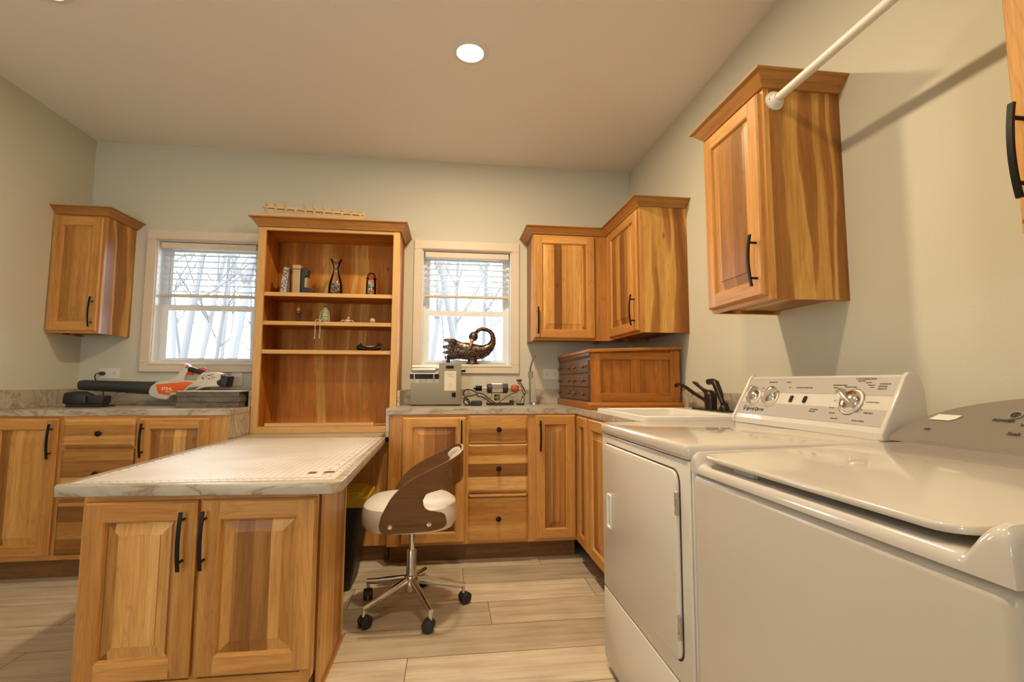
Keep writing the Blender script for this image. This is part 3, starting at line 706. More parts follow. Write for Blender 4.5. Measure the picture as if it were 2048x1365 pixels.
# ---------------- dryer ----------------
t = thing('clothes_dryer', 'white dryer with a slanted knob console, standing past the washer beside the sink', 'dryer', (.96, 1.52, 0))
DY0, DY1 = 1.170, 1.870
mb = MB(); mb.box(.604, 1.33, DY0, DY1, .022, .874); mb.build('body', 'enamel3', t, bevel=.006)
mb = MB(); mb.box(.62, 1.30, DY0+.02, DY1-.02, 0, .022); mb.build('base', 'blackpl', t)
mb = MB(); mb.box(.597, .606, DY0+.0015, DY1-.0015, .045, .3005); mb.build('lower_panel', 'enamel3', t, bevel=.004)
mb = MB(); mb.box(.597, .606, DY0+.0015, DY1-.0015, .3065, .8735); mb.build('front_panel', 'enamel3', t, bevel=.004)
def rrect(y0, y1, z0, z1, r, n=5):
    P = []
    for cx, cy, a0 in ((y1-r, z1-r, 0), (y0+r, z1-r, 90), (y0+r, z0+r, 180), (y1-r, z0+r, 270)):
        for k in range(n+1):
            a = math.radians(a0+90*k/n); P.append((cx+r*math.cos(a), cy+r*math.sin(a)))
    return P
mb = MB(); mb.prism(rrect(1.219, 1.837, .357, .845, .035), 'x', .5962, .5990); mb.build('door_gap_shade', 'ink', t)  # dark slab stands in for the shadow gap around the door
mb = MB(); mb.prism(rrect(1.224, 1.833, .362, .841, .032), 'x', .5880, .5975)
d = mb.build('door', 'enamel3', t, bevel=.003)
mb = MB(); R_ = []
for (o_, x_) in ((0, .589), (.001, .5835), (.006, .583), (.010, .5885), (.0105, .592)):
    R_.append([(x_, a, b_) for a, b_ in rrect(1.742+o_, 1.785-o_, .540+o_, .664-o_, .006, 3)])
mb.rings(R_, False, True, 0, 'z', False); mb.build('door_handle', 'whitepl', d)
for (za, zb) in ((.730, .790), (.422, .482)):
    mb = MB(); mb.box(.5855, .590, 1.216, 1.230, za, zb, ch=.001)
    for k in range(3): mb.lathe([(.0042, za+k*.02+.002), (.0042, za+k*.02+.018)], (.5845, 1.220, 0), 'z', 8)
    mb.build('hinge', 'brush', d)
mb = MB(); mb.box(.590, 1.325, DY0-.001, DY1+.001, .8755, .917); mb.build('top_panel', 'enamel', t, bevel=.014, seg=4)
C0 = Vector((1.15, 0, .937)); CU = Vector((.085, 0, .157)); CL = CU.length; CUn = CU.normalized(); CN = Vector((-.157, 0, .085)).normalized()
def CP(y, tt, o=0): return C0+CU*tt+CN*o+Vector((0, y, 0))
mb = MB(); mb.prism([(1.150, .9175), (1.150, .937), (1.232, 1.089), (1.240, 1.096), (1.262, 1.088), (1.275, 1.05), (1.284, .9175)], 'y', DY0+.008, DY1-.008, 'x', 0)
co_ = mb.build('console', 'enamel', t)
for (a, b_) in ((DY0, DY0+.016), (DY1-.016, DY1)):
    mb = MB(); mb.prism([(1.143, .9172), (1.143, .937), (1.226, 1.093), (1.237, 1.103), (1.248, 1.102), (1.268, 1.090), (1.282, 1.05), (1.290, .9172)], 'y', a, b_, 'x', 0)
    mb.build('end_cap', 'enamel', t, bevel=.004, seg=3)
def strip(t0, t1, mat, name):
    mb = MB(); R_ = []
    for y in (DY0+.017, DY1-.017): R_.append([CP(y, t0, -.001), CP(y, t0, .0012), CP(y, t1, .0012), CP(y, t1, -.001)])
    mb.rings(R_, True, True, 0, 'y', False); return mb.build(name, mat, co_)
strip(.10, .385, 'greypanel', 'lower_stripe'); strip(.635, .97, 'greypanel', 'upper_stripe')
def kmat(p, n_, ang):
    z = n_.normalized(); x = Vector((0, -1, 0)); y = z.cross(x).normalized()
    m_ = Matrix.Identity(4)
    for i, v in enumerate((x, y, z)):
        for k in range(3): m_[k][i] = v[k]
    m_.translation = p; return m_ @ Matrix.Rotation(math.radians(ang), 4, 'Z')
def dial(y, tt, r, ang, name):
    mk = kmat(CP(y, tt, .0012), CN, ang)
    mb = MB(mk); mb.lathe([(r*1.12, 0), (r*1.12, .003), (r*1.02, .005)], (0, 0, 0), 'z', 32); base = mb.build('dial_ring', 'whitepl', co_)
    mb = MB(mk); mb.lathe([(r, .004), (r*.97, .010), (r*.82, .016), (r*.5, .021), (r*.1, .023)], (0, 0, 0), 'z', 32); k = mb.build(name, 'chrome', co_)
    mb = MB(mk); R_ = []
    for (x, w_, h) in ((-r*1.02, r*.16, .022), (-r*.6, r*.20, .032), (0, r*.24, .036), (r*.7, r*.30, .036), (r*1.15, r*.36, .032), (r*1.3, r*.34, .022)):
        R_.append([(x, -w_, .008), (x, w_, .008), (x, w_*.75, h), (x, -w_*.75, h)])
    mb.rings(R_, True, True, 0, 'z', False); mb.build('grip', 'brush', k, bevel=.0015); return k
dial(1.783, .50, .030, 90, 'knob'); dial(1.682, .50, .031, 60, 'knob'); dial(1.318, .50, .036, 145, 'timer_knob')
mb = MB(kmat(CP(1.318, .5, .0014), CN, 0))
for k in range(60):
    a = 2*PI*k/60
    if k % 10 in (0, 1): continue
    r = .0425; c, s_ = math.cos(a), math.sin(a); w_ = .0025
    mb.face([mb.vt((r*c-w_*s_, r*s_+w_*c, .0004)), mb.vt((r*c+w_*s_, r*s_-w_*c, .0004)), mb.vt(((r+.0015)*c+w_*s_, (r+.0015)*s_-w_*c, .0004)), mb.vt(((r+.0015)*c-w_*s_, (r+.0015)*s_+w_*c, .0004))])
mb.build('timer_scale', 'ink', co_)
for y in (1.576, 1.510):
    mb = MB(kmat(CP(y, .50, .0012), CN, 0)); mb.box(-.0065, .0065, -.012, .012, -.001, .004, ch=.001); mb.build('rocker_switch', 'gloss_black', co_)
XD = (0, -1, 0)
tl = []
def ct(s_, y, tt, size, al='LEFT', **k): tl.append(text(s_, size, CP(y, tt, .0018), XD, CUn, 'ink', co_, align=al, **k))
ct('Speed Queen', 1.802, .19, .0190, bold=.0007, shear=.25)
for s_, y, tt, sz in (('TEMP SELECTOR', 1.735, .86, .0065), ('SIGNAL', 1.635, .86, .0065), ('DELICATE', 1.705, .72, .005), ('LOW', 1.760, .72, .005), ('ON', 1.612, .74, .006),
                      ('EXTENDED TUMBLE', 1.575, .74, .0065), ('START', 1.515, .74, .0065), ('AUTOMATIC PERM.', 1.415, .80, .0065), ('PRESS', 1.408, .75, .0065), ('EXTENDED TUMBLE', 1.365, .77, .005),
                      ('CYCLE SELECTION', 1.335, .92, .0085), ('DELAYED', 1.325, .885, .006), ('LESS DRY', 1.295, .855, .005), ('MORE DRY', 1.285, .81, .005), ('CLEAN', 1.275, .77, .005),
                      ('AUTOMATIC', 1.247, .83, .0065), ('REGULAR', 1.247, .785, .0065), ('DELICATE', 1.247, .74, .0065), ('EXTENDED TUMBLE', 1.268, .50, .005),
                      ('OFF', 1.385, .50, .005), ('LESS DRY', 1.392, .36, .005), ('AUTOMATIC', 1.470, .30, .0065), ('REGULAR', 1.470, .26, .0065), ('MORE DRY', 1.385, .26, .005), ('TIME DRY', 1.262, .30, .0075), ('80', 1.275, .36, .005),
                      ('DELICATE', 1.370, .16, .006), ('EXTRA TUMBLE', 1.290, .155, .006)):
    ct(s_, y, tt, sz)
join_text(tl, 'console_lettering')
mb = MB(kmat(CP(1.815, .245, .0013), CN, 0)); R_ = []
for (r, h) in ((.0075, 0), (.0075, .0006), (.0095, .0006), (.0095, 0)): R_.append([(r*math.cos(2*PI*k/28), r*math.sin(2*PI*k/28), h) for k in range(28)])
mb.rings(R_, False, False, 0, 'z', False, True); mb.box(-.0012, .0012, -.013, -.002, 0, .0006); mb.box(-.002, .003, -.003, .001, 0, .0006)
mb.build('round_emblem', 'ink', co_)

# ---------------- washer ----------------
t = thing('washing_machine', 'white top-loading washer nearest the camera, at the lower right', 'washer', (.96, .81, 0))
WY0, WY1 = .461, 1.1605
mb = MB(); mb.box(.598, 1.34, WY0, WY1, .022, .8505); mb.build('body', 'enamel2', t, bevel=.018, seg=4)
mb = MB(); mb.box(.64, 1.30, WY0+.02, WY1-.02, 0, .024); mb.build('base', 'blackpl', t)
mb = MB(); R_ = []
for y, zt in ((1.1617, .868), (1.1612, .880), (1.158, .893), (1.152, .900), (1.144, .9035), (1.136, .903), (1.131, .897), (1.127, .885), (1.123, .8775), (1.10, .8765), (.53, .8765), (.519, .8775), (.512, .882), (.504, .893), (.496, .904), (.487, .913), (.478, .9185), (.470, .918), (.464, .912), (.461, .902), (.4595, .888), (.459, .868)):
    rr_c = min(.020, (zt-.8535)*.8); f = 1.0; e = max(0, (.882-zt)/.02)*.0 + (.004 if zt < .87 else 0)
    P = [(.5955+e, y, .8535)]
    for k in range(7):
        a = PI-PI/2*k/6; P.append((.5955+e+rr_c*(1+math.cos(a)), y, zt-rr_c+rr_c*math.sin(a)))
    P += [(.80, y, zt+(.004 if zt > .88 else 0)), (1.34, y, zt+(.016 if zt > .88 else 0)), (1.34, y, .8535)]
    R_.append(P)
mb.rings(R_, True, True, 0, 'y', True); mb.build('top_deck', 'enamel', t)
mb = MB(); mb.box(1.168, 1.34, .50, 1.14, .870, .9235); mb.build('rear_deck', 'enamel', t, bevel=.006)
mb = MB(); mb.prism(rrect(.600, 1.163, .514, 1.124, .045, 7), 'z', .889, .901)
mb.V = [Vector((v.x-.006*math.cos((v.y-.82)*5), v.y, v.z+(v.x-.60)*.042)) for v in mb.V]
lid = mb.build('lid', 'enamel', t, bevel=.0045, seg=3)
mb = MB(); mb.box(.612, .622, .93, 1.0, .8775, .887, ch=.001); mb.build('lid_latch', 'greypanel', t)
def arch(y):
    q = max(0, 1-((y-.811)/.352)**2); return .934+.113*q**.5
mb = MB(); cols = [1.1605-.003-(.6955)*i/40 for i in range(41)]; A = []; B = []; Cc = []; Dd = []
for y in cols:
    z = arch(y); f = (z-.934)/.113
    A.append(mb.vt((1.150, y, .9335))); B.append(mb.vt((1.160+.145*f, y, z))); Cc.append(mb.vt((1.32+.02*f, y, .9335+(z-.9335)*.9))); Dd.append(mb.vt((1.342, y, .9235)))
E0 = [mb.vt((1.150, y, .9235)) for y in cols]
for i in range(40):
    mb.mi = 0; mb.face([A[i], A[i+1], B[i+1], B[i]], 'y', 0, True)
    mb.mi = 1; mb.face([B[i], B[i+1], Cc[i+1], Cc[i]], 'y', 0, True); mb.face([Cc[i], Cc[i+1], Dd[i+1], Dd[i]], 'y', 0, True)
    mb.mi = 2; mb.face([E0[i], E0[i+1], A[i+1], A[i]], 'y', 0, True)
mb.mi = 1
for i in (0, 40): mb.face([A[i], B[i], Cc[i], Dd[i], E0[i]])
wc = mb.build('console', ['greysat', 'enamel', 'brush'], t)
SU = Vector((.155, 0, .113)).normalized(); SN = Vector((-.113, 0, .155)).normalized()
def WP(y, x, o=.0015): return Vector((x, y, .934+(x-1.15)*.113/.155*1.0))+SN*o
tl = []
def wt(s_, y, x, size, al='LEFT', **k): tl.append(text(s_, size, WP(y, x), XD, SU, 'ink', wc, align=al, **k))
wt('POWER', .965, 1.222, .0125, bold=.0003)
for s_, y, x, sz in (('Off', 1.090, 1.180, .011), ('Bulky/Sheets', .905, 1.258, .013), ('Cold Clean', .905, 1.236, .013), ('Whites', .905, 1.213, .013), ('Soak', .912, 1.188, .013), ('Normal', .865, 1.275, .013)):
    wt(s_, y, x, sz, bold=.0003)
join_text(tl, 'console_lettering')
mk = kmat(WP(.930, 1.242, .0008), SN, 0)
mb = MB(mk); R_ = [[(r*math.cos(2*PI*k/28), r*math.sin(2*PI*k/28), h) for k in range(28)] for r, h in ((.0105, 0), (.0105, .002), (.013, .002), (.013, 0))]
mb.rings(R_, False, False, 0, 'z', False, True); bt = mb.build('power_button', 'chrome', wc)
mb = MB(mk); R_ = [[(r*math.cos(2*PI*k/28), r*math.sin(2*PI*k/28), h) for k in range(28)] for r, h in ((.0065, 0), (.0065, .0012), (.008, .0012), (.008, 0))]
mb.rings(R_, False, False, 0, 'z', False, True); mb.box(-.0007, .0007, -.005, .005, 0, .0012); mb.build('power_symbol', 'ink', bt)
mb = MB(kmat(WP(1.072, 1.222, .0008), SN, 0)); mb.prism([(-.032, -.010), (.018, -.010), (.030, -.002), (.036, .012), (-.020, .012)], 'z', -.0008, .0004); mb.build('white_sticker', 'whitepl', wc)

# ---------------- sink and faucet ----------------
t = thing('utility_sink', 'white drop-in utility sink set in the counter behind the dryer', 'sink', (1.08, 2.25, .914))
def rring(x0, x1, y0, y1, r, z): return [(a, b_, z) for a, b_ in rrect(x0, x1, y0, y1, r, 4)]
mb = MB(); X0, X1, Y0, Y1 = .797, 1.370, 1.930, 2.585
mb.rings([rring(X0, X1, Y0, Y1, .02, .9142), rring(X0, X1, Y0, Y1, .02, .930), rring(X0+.005, X1-.005, Y0+.005, Y1-.005, .02, .9345), rring(X0+.030, X1-.150, Y0+.032, Y1-.032, .03, .9345),
          rring(X0+.036, X1-.156, Y0+.038, Y1-.038, .03, .928), rring(X0+.055, X1-.175, Y0+.055, Y1-.055, .04, .70), rring(X0+.10, X1-.22, Y0+.10, Y1-.10, .04, .685)], False, True, 0, 'z', False)
mb.build('basin', 'sinkw', t)
t = thing('faucet', 'dark bronze faucet with a raised lever on the back of the white sink', 'faucet', (1.29, 2.28, .9345))
mb = MB(); mb.prism(rrect(1.262, 1.318, 2.115, 2.445, .025), 'z', .9347, .943); mb.build('base_plate', 'bronze_dark', t, bevel=.003)
FXx = 1.29
mb = MB(); mb.lathe([(.029, .942), (.030, .985), (.031, 1.000), (.028, 1.016), (.020, 1.030), (.008, 1.037)], (FXx, 2.285, 0), 'z', 20); mb.build('faucet_body', 'bronze_dark', t)
mb = MB(); mb.loft([(FXx-.00, 2.300, .972), (FXx, 2.377, .996), (FXx, 2.452, 1.018), (FXx, 2.524, 1.043), (FXx, 2.574, 1.057), (FXx, 2.615, 1.066), (FXx, 2.645, 1.063)], [(.012, .009)]*5+[(.012, .007), (.011, .006)], 12, up=(0, 0, 1))
mb.lathe([(.011, 1.066), (.012, 1.046)], (FXx, 2.648, 0), 'z', 14); mb.build('spout', 'bronze_dark', t)
mb = MB(); mb.loft([(FXx, 2.275, 1.012), (FXx, 2.315, 1.026), (FXx, 2.352, 1.038), (FXx, 2.410, 1.060), (FXx, 2.430, 1.072), (FXx, 2.455, 1.078)], [(.022, .022), (.018, .014), (.013, .007), (.011, .006), (.017, .005), (.004, .003)], 12); mb.build('lever', 'bronze_dark', t)
t = thing('sink_sprayer', 'dark bronze side sprayer standing right of the faucet', 'sprayer', (1.29, 2.165, .943))
mb = MB(); mb.lathe([(.024, .9432), (.023, .955), (.017, .965), (.018, .978)], (FXx, 2.165, 0), 'z', 18); mb.build('holder', 'bronze_dark', t)
mb = MB(); mb.loft([(FXx, 2.172, .974), (FXx, 2.186, .990), (FXx, 2.205, 1.02), (FXx, 2.222, 1.05), (FXx, 2.234, 1.070), (FXx, 2.255, 1.079), (FXx, 2.300, 1.077)], [.012, .012, .015, .017, .018, .015, .015], 14); mb.build('spray_head', 'bronze_dark', t)
mb = MB(); mb.loft([(FXx, 2.200, 1.055), (FXx, 2.184, 1.03), (FXx, 2.176, 1.008)], [(.006, .003)]*3, 8); mb.build('trigger', 'bronze_dark', t)

# ---------------- antique chest ----------------
t = thing('antique_chest', 'antique oak chest of six small drawers on the counter under the corner cabinets', 'chest', (1.09, 3.14, .914))
cx0, cx1, cy0, cy1 = .812, 1.362, 2.745, 3.545
mb = MB(); mb.prism([(cx0, .925), (cx1, .925), (cx1, 1.268), (cx0, 1.246)], 'y', cy0+.012, cy1, 'z', .3); mb.build('carcass', 'oak', t)
mb = MB(); mb.prism([(cx0-.018, 1.246), (cx1+.012, 1.270), (cx1+.012, 1.290), (cx0-.018, 1.266)], 'y', cy0-.014, cy1+.004, 'x', .7); mb.build('top_board', 'oak', t, bevel=.005)
mb = MB(); mb.prism([(cy0-.016, .9145), (cy1, .9145), (cy1, .958), (cy0-.004, .958), (cy0-.008, .950), (cy0-.016, .944)], 'x', cx0-.018, cx1+.010, 'x', .5); mb.build('base_molding', 'oak', t, bevel=.003)
mb = MB(); W_ = cx1-cx0
def cf(a, b_, z0, z1, g): mb.box(cx0+a*W_, cx0+b_*W_, cy0, cy0+.0125, z0, z1, g, None, .002)
cf(0, .115, .958, 1.246, 'z'); cf(.89, 1, .958, 1.262, 'z'); cf(.115, .89, 1.208, 1.250, 'x'); cf(.115, .89, .958, 1.012, 'x'); cf(.45, .55, 1.012, 1.208, 'z')
mb.build('side_frame', 'oak', t)
mb = MB(); mb.box(cx0-.003, cx0+.001, cy0, cy1, .958, 1.245, 'y', .2); mb.prism([(cx0-.012, 1.232), (cx0, 1.212), (cx0, 1.248), (cx0-.012, 1.248)], 'y', cy0-.004, cy1, 'y', .1); mb.build('front_panel', 'oakfront', t)
for (ya, yb_) in ((3.105, 3.505), (2.765, 3.085)):
    for r_ in range(3):
        za = .967+r_*.082
        mb = MB(); mb.box(cx0-.010, cx0-.002, ya, yb_, za, za+.073, 'y', None, .002); dr = mb.build('drawer', 'oakfront', t)
        for q in (.17, .83):
            mb = MB(); yk = ya+(yb_-ya)*q; mb.lathe([(.006, cx0-.010), (.005, cx0-.018), (.012, cx0-.024), (.013, cx0-.030), (.009, cx0-.036), (.002, cx0-.038)], (0, yk, za+.036), 'x', 14); mb.build('knob', 'oakfront', dr)

# ---------------- office chair ----------------
t = thing('office_chair', 'bent walnut swivel chair with a white seat on a chrome five-star base', 'chair', (-.17, 2.44, 0))
cxc, cyc = -.170, 2.440
mb = MB(); mb.lathe([(.014, .255), (.014, .385)], (cxc, cyc, 0), 'z', 18); mb.build('gas_lift', 'chrome', t)
mb = MB(); mb.lathe([(.024, .12), (.024, .268), (.022, .272)], (cxc, cyc, 0), 'z', 24); mb.build('column', 'brush', t)
mb = MB(); mb.lathe([(.020, .078), (.026, .085), (.036, .105), (.036, .135), (.030, .155), (.024, .160)], (cxc, cyc, 0), 'z', 24)
mb.build('hub', 'chrome', t)
for k in range(5):
    a = math.radians(3.6+72*k+2); c, s_ = math.cos(a), math.sin(a)
    def pt(r, z): return (cxc+r*c, cyc+r*s_, z)
    mb = MB(); mb.loft([pt(.02, .135), pt(.10, .118), pt(.20, .096), pt(.258, .086)], [(.016, .020), (.015, .018), (.013, .014), (.012, .012)], 12); mb.loft([pt(.252, .09), pt(.252, .052)], .0085, 10)
    mb.build('base_arm', 'chrome', t)
    rot = Matrix.Translation(pt(.252, 0)) @ Matrix.Rotation(a+.5+k*.9, 4, 'Z')
    mb = MB(rot)
    for q in (-1, 1): mb.lathe([(.006, q*.004), (.024, q*.004), (.0265, q*.008), (.0265, q*.018), (.022, q*.022), (.008, q*.023)], (0.008, 0, .0268), 'y', 20)
    P = []
    for j in range(9): P.append((.008+.0285*math.cos(PI*j/8*.9+.15), .0268+.0285*math.sin(PI*j/8*.9+.15)))
    mb.prism(P, 'y', -.019, .019); mb.build('caster', 'blackpl', t)
def sup(a, b_, n=2.7, m=36, cx=0, cy=0, z=0):
    P = []
    for i in range(m):
        q = 2*PI*i/m; c, s_ = math.cos(q), math.sin(q)
        P.append((cx+a*math.copysign(abs(c)**(2/n), c), cy+b_*math.copysign(abs(s_)**(2/n), s_), z))
    return P
sx, sy = -.178, 2.44
mb = MB(); mb.rings([sup(.16, .15, cx=sx, cy=sy, z=.392), sup(.207, .195, cx=sx, cy=sy, z=.402), sup(.222, .209, cx=sx, cy=sy, z=.430), sup(.222, .210, cx=sx, cy=sy, z=.472), sup(.214, .202, cx=sx, cy=sy, z=.500),
                     sup(.190, .180, cx=sx, cy=sy, z=.518), sup(.14, .13, cx=sx, cy=sy, z=.527), sup(.05, .05, cx=sx, cy=sy, z=.529)], True, True, 0, 'z', True)
mb.build('seat', 'leather', t)
mb = MB(); mb.box(cxc-.08, cxc+.08, cyc-.06, cyc+.06, .380, .394, ch=.003); mb.build('seat_plate', 'black', t)
# bent shell: near and far side plates plus the band around the back
yn, yf_ = 2.212, 2.668; yc = (yn+yf_)/2; hw = (yf_-yn)/2
plate = [(-.297, .451), (-.288, .490), (-.271, .524), (-.254, .556), (-.232, .584), (-.206, .610), (-.177, .632), (-.137, .657), (-.110, .671), (-.110, .553), (-.107, .534), (-.102, .522), (-.092, .513), (-.078, .508), (-.050, .504), (-.029, .500), (-.014, .491), (-.008, .478), (-.004, .460), (-.006, .446), (-.020, .433), (-.045, .426), (-.077, .420), (-.17, .415), (-.262, .413), (-.281, .416), (-.292, .428)]
mb = MB(); TH = .0095
from mathutils.geometry import tessellate_polygon
for ys, sg in ((yn, 1), (yf_, -1)):
    tri = tessellate_polygon([[Vector((x, z, 0)) for x, z in plate]])
    A = [mb.vt((x, ys, z)) for x, z in plate]; B = [mb.vt((x, ys+sg*TH, z)) for x, z in plate]
    for a_, b2, c2 in tri:
        mb.face([A[a_], A[b2], A[c2]], 'x', .3); mb.face([B[a_], B[c2], B[b2]], 'x', .3)
    for i in range(len(plate)):
        j = (i+1) % len(plate)
        if not (plate[i] == (-.110, .671) or plate[j] == (-.110, .671) and False):
            mb.mi = 1; mb.face([A[i], A[j], B[j], B[i]], 'x', .3); mb.mi = 0
band = []
for i in range(0, 8):   # near straight part
    x = -.110+.090*i/7; band.append((x, -1, x))
n_ = 22
for i in range(1, n_):
    a = -PI/2+PI*i/n_; c, s_ = math.cos(a), math.sin(a)
    band.append((-.020+.092*abs(c)**(2/2.6), math.copysign(abs(s_)**(2/2.6), s_), -.020+.092*abs(c)**(2/2.6)))
for i in range(7, -1, -1):
    x = -.110+.090*i/7; band.append((x, 1, x))
def lerpt(tab, x):
    for (a, u), (b_, v) in zip(tab, tab[1:]):
        if x <= b_: return u+(v-u)*max(0, (x-a))/(b_-a)
    return tab[-1][1]
topz = [(-.110, .671), (-.095, .678), (-.06, .694), (-.025, .711), (0, .722), (.04, .742), (.06, .752), (.072, .756)]
lowz = [(-.110, .553), (-.106, .566), (-.098, .577), (-.085, .584), (-.06, .591), (-.023, .601), (.03, .615), (.072, .624)]
R_ = []
for i, (x, q, _) in enumerate(band):
    a = band[max(i-1, 0)]; b_ = band[min(i+1, len(band)-1)]
    tx, ty = b_[0]-a[0], (b_[1]-a[1])*hw; L_ = math.hypot(tx, ty); nx, ny = -ty/L_, tx/L_
    zt, zl = lerpt(topz, x), lerpt(lowz, x); y = yc+q*hw
    R_.append([(x, y, zl), (x, y, zt), (x+nx*TH, y+ny*TH, zt), (x+nx*TH, y+ny*TH, zl)])
ids = [[mb.vt(p) for p in r] for r in R_]
for a, b_ in zip(ids, ids[1:]):
    for k in range(4):
        mb.mi = 1 if k in (1, 3) else 0
        mb.face([a[k], a[(k+1) % 4], b_[(k+1) % 4], b_[k]], 'x', .3, True)
M['plyedge'] = wood('light_ply_edge', 'solid', [(0, (.40, .20, .08)), (1, (.44, .23, .09))])
sh = mb.build('backrest_shell', ['walnut', 'plyedge'], t, weld=True)
for x, z in ((-.249, .444), (-.081, .451)):
    mb = MB(); mb.lathe([(.0105, yn), (.010, yn-.004), (.004, yn-.005)], (x, 0, z), 'y', 16); mb.build('bolt', 'chrome', sh)
mb = MB(); R_ = []
for i in range(13):
    q = -1+2*i/12; w_ = max(.02, (1-abs(q)**2.4))**.5; y = yc+q*.145; x = .052-.055*abs(q)**2.6
    ring = []
    for k in range(12):
        a = 2*PI*k/12; ring.append((x+.013*w_*math.cos(a), y, .700+.052*w_*math.sin(a)))
    R_.append(ring)
mb.rings(R_, True, True, 0, 'z', True); mb.build('back_pad', 'leather', t)

# ---------------- bin under the worktable ----------------
t = thing('storage_bin', 'black bin with a yellow lid standing under the worktable', 'bin', (-.57, 2.80, 0))
mb = MB(); mb.rings([rring(-.66, -.495, 2.67, 2.92, .03, 0), rring(-.715, -.430, 2.655, 2.945, .03, .44)], True, True, 0, 'z', False); mb.build('bin_body', 'blackpl', t)
mb = MB(); mb.rings([rring(-.728, -.417, 2.642, 2.956, .03, .425), rring(-.728, -.417, 2.642, 2.956, .03, .468), rring(-.720, -.425, 2.650, 2.948, .03, .476), rring(-.70, -.445, 2.67, 2.93, .03, .476), rring(-.69, -.455, 2.68, 2.92, .03, .494)], True, True, 0, 'z', False)
for k in range(3): mb.box(-.68, -.465, 2.715+k*.06, 2.735+k*.06, .493, .500, ch=.003)
mb.build('lid', 'yellow', t)

# ---------------- hanging rod, lamps, outlets ----------------
t = thing('hanging_rod', 'white clothes rod spanning between the two cabinets over the machines', 'rod', (1.14, 1.16, 2.079))
mb = MB(); mb.lathe([(.0145, .800), (.0145, 1.520)], (1.14, 0, 2.079), 'y', 20); mb.build('pole', 'whitepl', t)
for y, q in ((1.5255, -1), (.787, 1)):
    mb = MB(); mb.lathe([(.035, y), (.034, y+q*.006), (.024, y+q*.014), (.019, y+q*.026), (.0145, y+q*.026)], (1.14, 0, 2.079), 'y', 24)
    f = mb.build('flange', 'whitepl', t)
    mb = MB(); mb.lathe([(.003, y+q*.009), (.003, y+q*.0125)], (1.14-.026, 0, 2.079), 'y', 8); mb.build('screw', 'steel', f)
lampw = ['over the middle of the room, the only one in view', 'over the space before the washer', 'above the camera', 'over the left counter, out of view', 'over the left side of the worktable, out of view', 'over the left rear of the room']
for (lx, ly), lb in zip(LAMPS, lampw):
    t = thing('ceiling_light', 'round recessed ceiling light '+lb, 'light', (lx, ly, ZC), 'recessed ceiling lights')
    mb = MB(); mb.lathe([(.095, ZC-.0005), (.094, ZC-.005), (.080, ZC-.010), (.068, ZC-.011), (.066, ZC-.006), (.066, ZC-.0005)], (lx, ly, 0), 'z', 36, cap0=False, cap1=False); mb.build('trim_ring', 'whitepl', t)
    mb = MB(); mb.lathe([(.066, ZC-.0035), (.066, ZC-.0075), (.03, ZC-.0085)], (lx, ly, 0), 'z', 32); mb.build('lens', 'lens', t)
def outlet(label, x0, x1, z0, z1, kind='sockets'):
    t = thing('wall_outlet', label, 'outlet', ((x0+x1)/2, YB, (z0+z1)/2)); y = YB-.006
    mb = MB(); mb.box(x0, x1, y, YB-.0002, z0, z1, ch=.003); mb.build('cover_plate', 'trimw' if kind == 'c' else 'whitepl', t)
    n_ = max(1, round((x1-x0)/.06)); 
    for k in range(n_):
        xc = x0+(x1-x0)*(k+.5)/n_; zc = (z0+z1)/2
        mb = MB(); mb.lathe([(.0165, y+.001), (.0165, y-.001)], (xc, 0, zc), 'y', 20); s_ = mb.build('socket', 'whitepl', t)
        mb = MB(); mb.box(xc-.006, xc-.0035, y-.0013, y, zc, zc+.008); mb.box(xc+.0035, xc+.006, y-.0013, y, zc, zc+.008); mb.lathe([(.0022, y), (.0022, y-.0013)], (xc, 0, zc-.007), 'y', 8); mb.build('slot', 'ink', s_)
outlet('white double outlet on the back wall beside the antique chest', .690, .812, 1.092, 1.172)
outlet('white outlet on the back wall above the leaf blower tube, with a black plug', -2.335, -2.205, 1.088, 1.160)
outlet('white outlet plate behind the battery end of the leaf blower', -1.500, -1.425, 1.040, 1.150)
t = thing('power_plug', 'black plug and cord in the outlet above the blower tube', 'plug', (-2.303, YB-.02, 1.124))
mb = MB(); mb.lathe([(.012, YB-.0062), (.014, YB-.022), (.010, YB-.040), (.004, YB-.046)], (-2.303, 0, 1.124), 'y', 14); mb.build('plug_body', 'blackpl', t)
mb = MB(); mb.loft([(-2.303, YB-.044, 1.124), (-2.318, YB-.055, 1.120), (-2.328, YB-.05, 1.105), (-2.326, YB-.045, 1.085), (-2.315, YB-.04, 1.06), (-2.30, YB-.035, 1.035), (-2.27, YB-.045, .99), (-2.25, YB-.09, .95), (-2.22, 3.44, .922), (-2.14, 3.40, .9185), (-2.09, 3.37, .9185)], .0038, 8); mb.build('cord', 'rubber', t)

# ---------------- leaf blower and things on the left counter ----------------
t = thing('leaf_blower', 'battery leaf blower with charcoal tube and orange and white housing on the left counter', 'blower', (-1.8, 3.44, .98))
BY = 3.44
mb = MB(); mb.loft([(-2.342, BY, 1.045), (-2.325, BY, 1.046), (-2.15, BY, 1.039), (-1.95, BY, 1.030), (-1.865, BY, 1.026)], [.031, .0335, .036, .041, .045], 20)
for k in range(5): mb.box(-2.13+k*.06, -2.10+k*.06, BY-.006, BY+.006, 1.0-.004*k, 1.003, ch=.002)
mb.build('blower_tube', 'tubegrey', t)
mb = MB(); mb.prism([(-1.912, .999), (-1.902, 1.037), (-1.868, 1.068), (-1.829, 1.074), (-1.764, 1.072), (-1.689, 1.079), (-1.633, 1.076), (-1.615, 1.111), (-1.593, 1.131), (-1.53, 1.134), (-1.484, 1.125), (-1.484, 1.084), (-1.507, 1.073), (-1.506, 1.055), (-1.485, 1.037), (-1.578, 1.033), (-1.636, 1.009), (-1.779, .981), (-1.80, .953), (-1.852, .960), (-1.901, .978)], 'y', BY-.058, BY+.058)
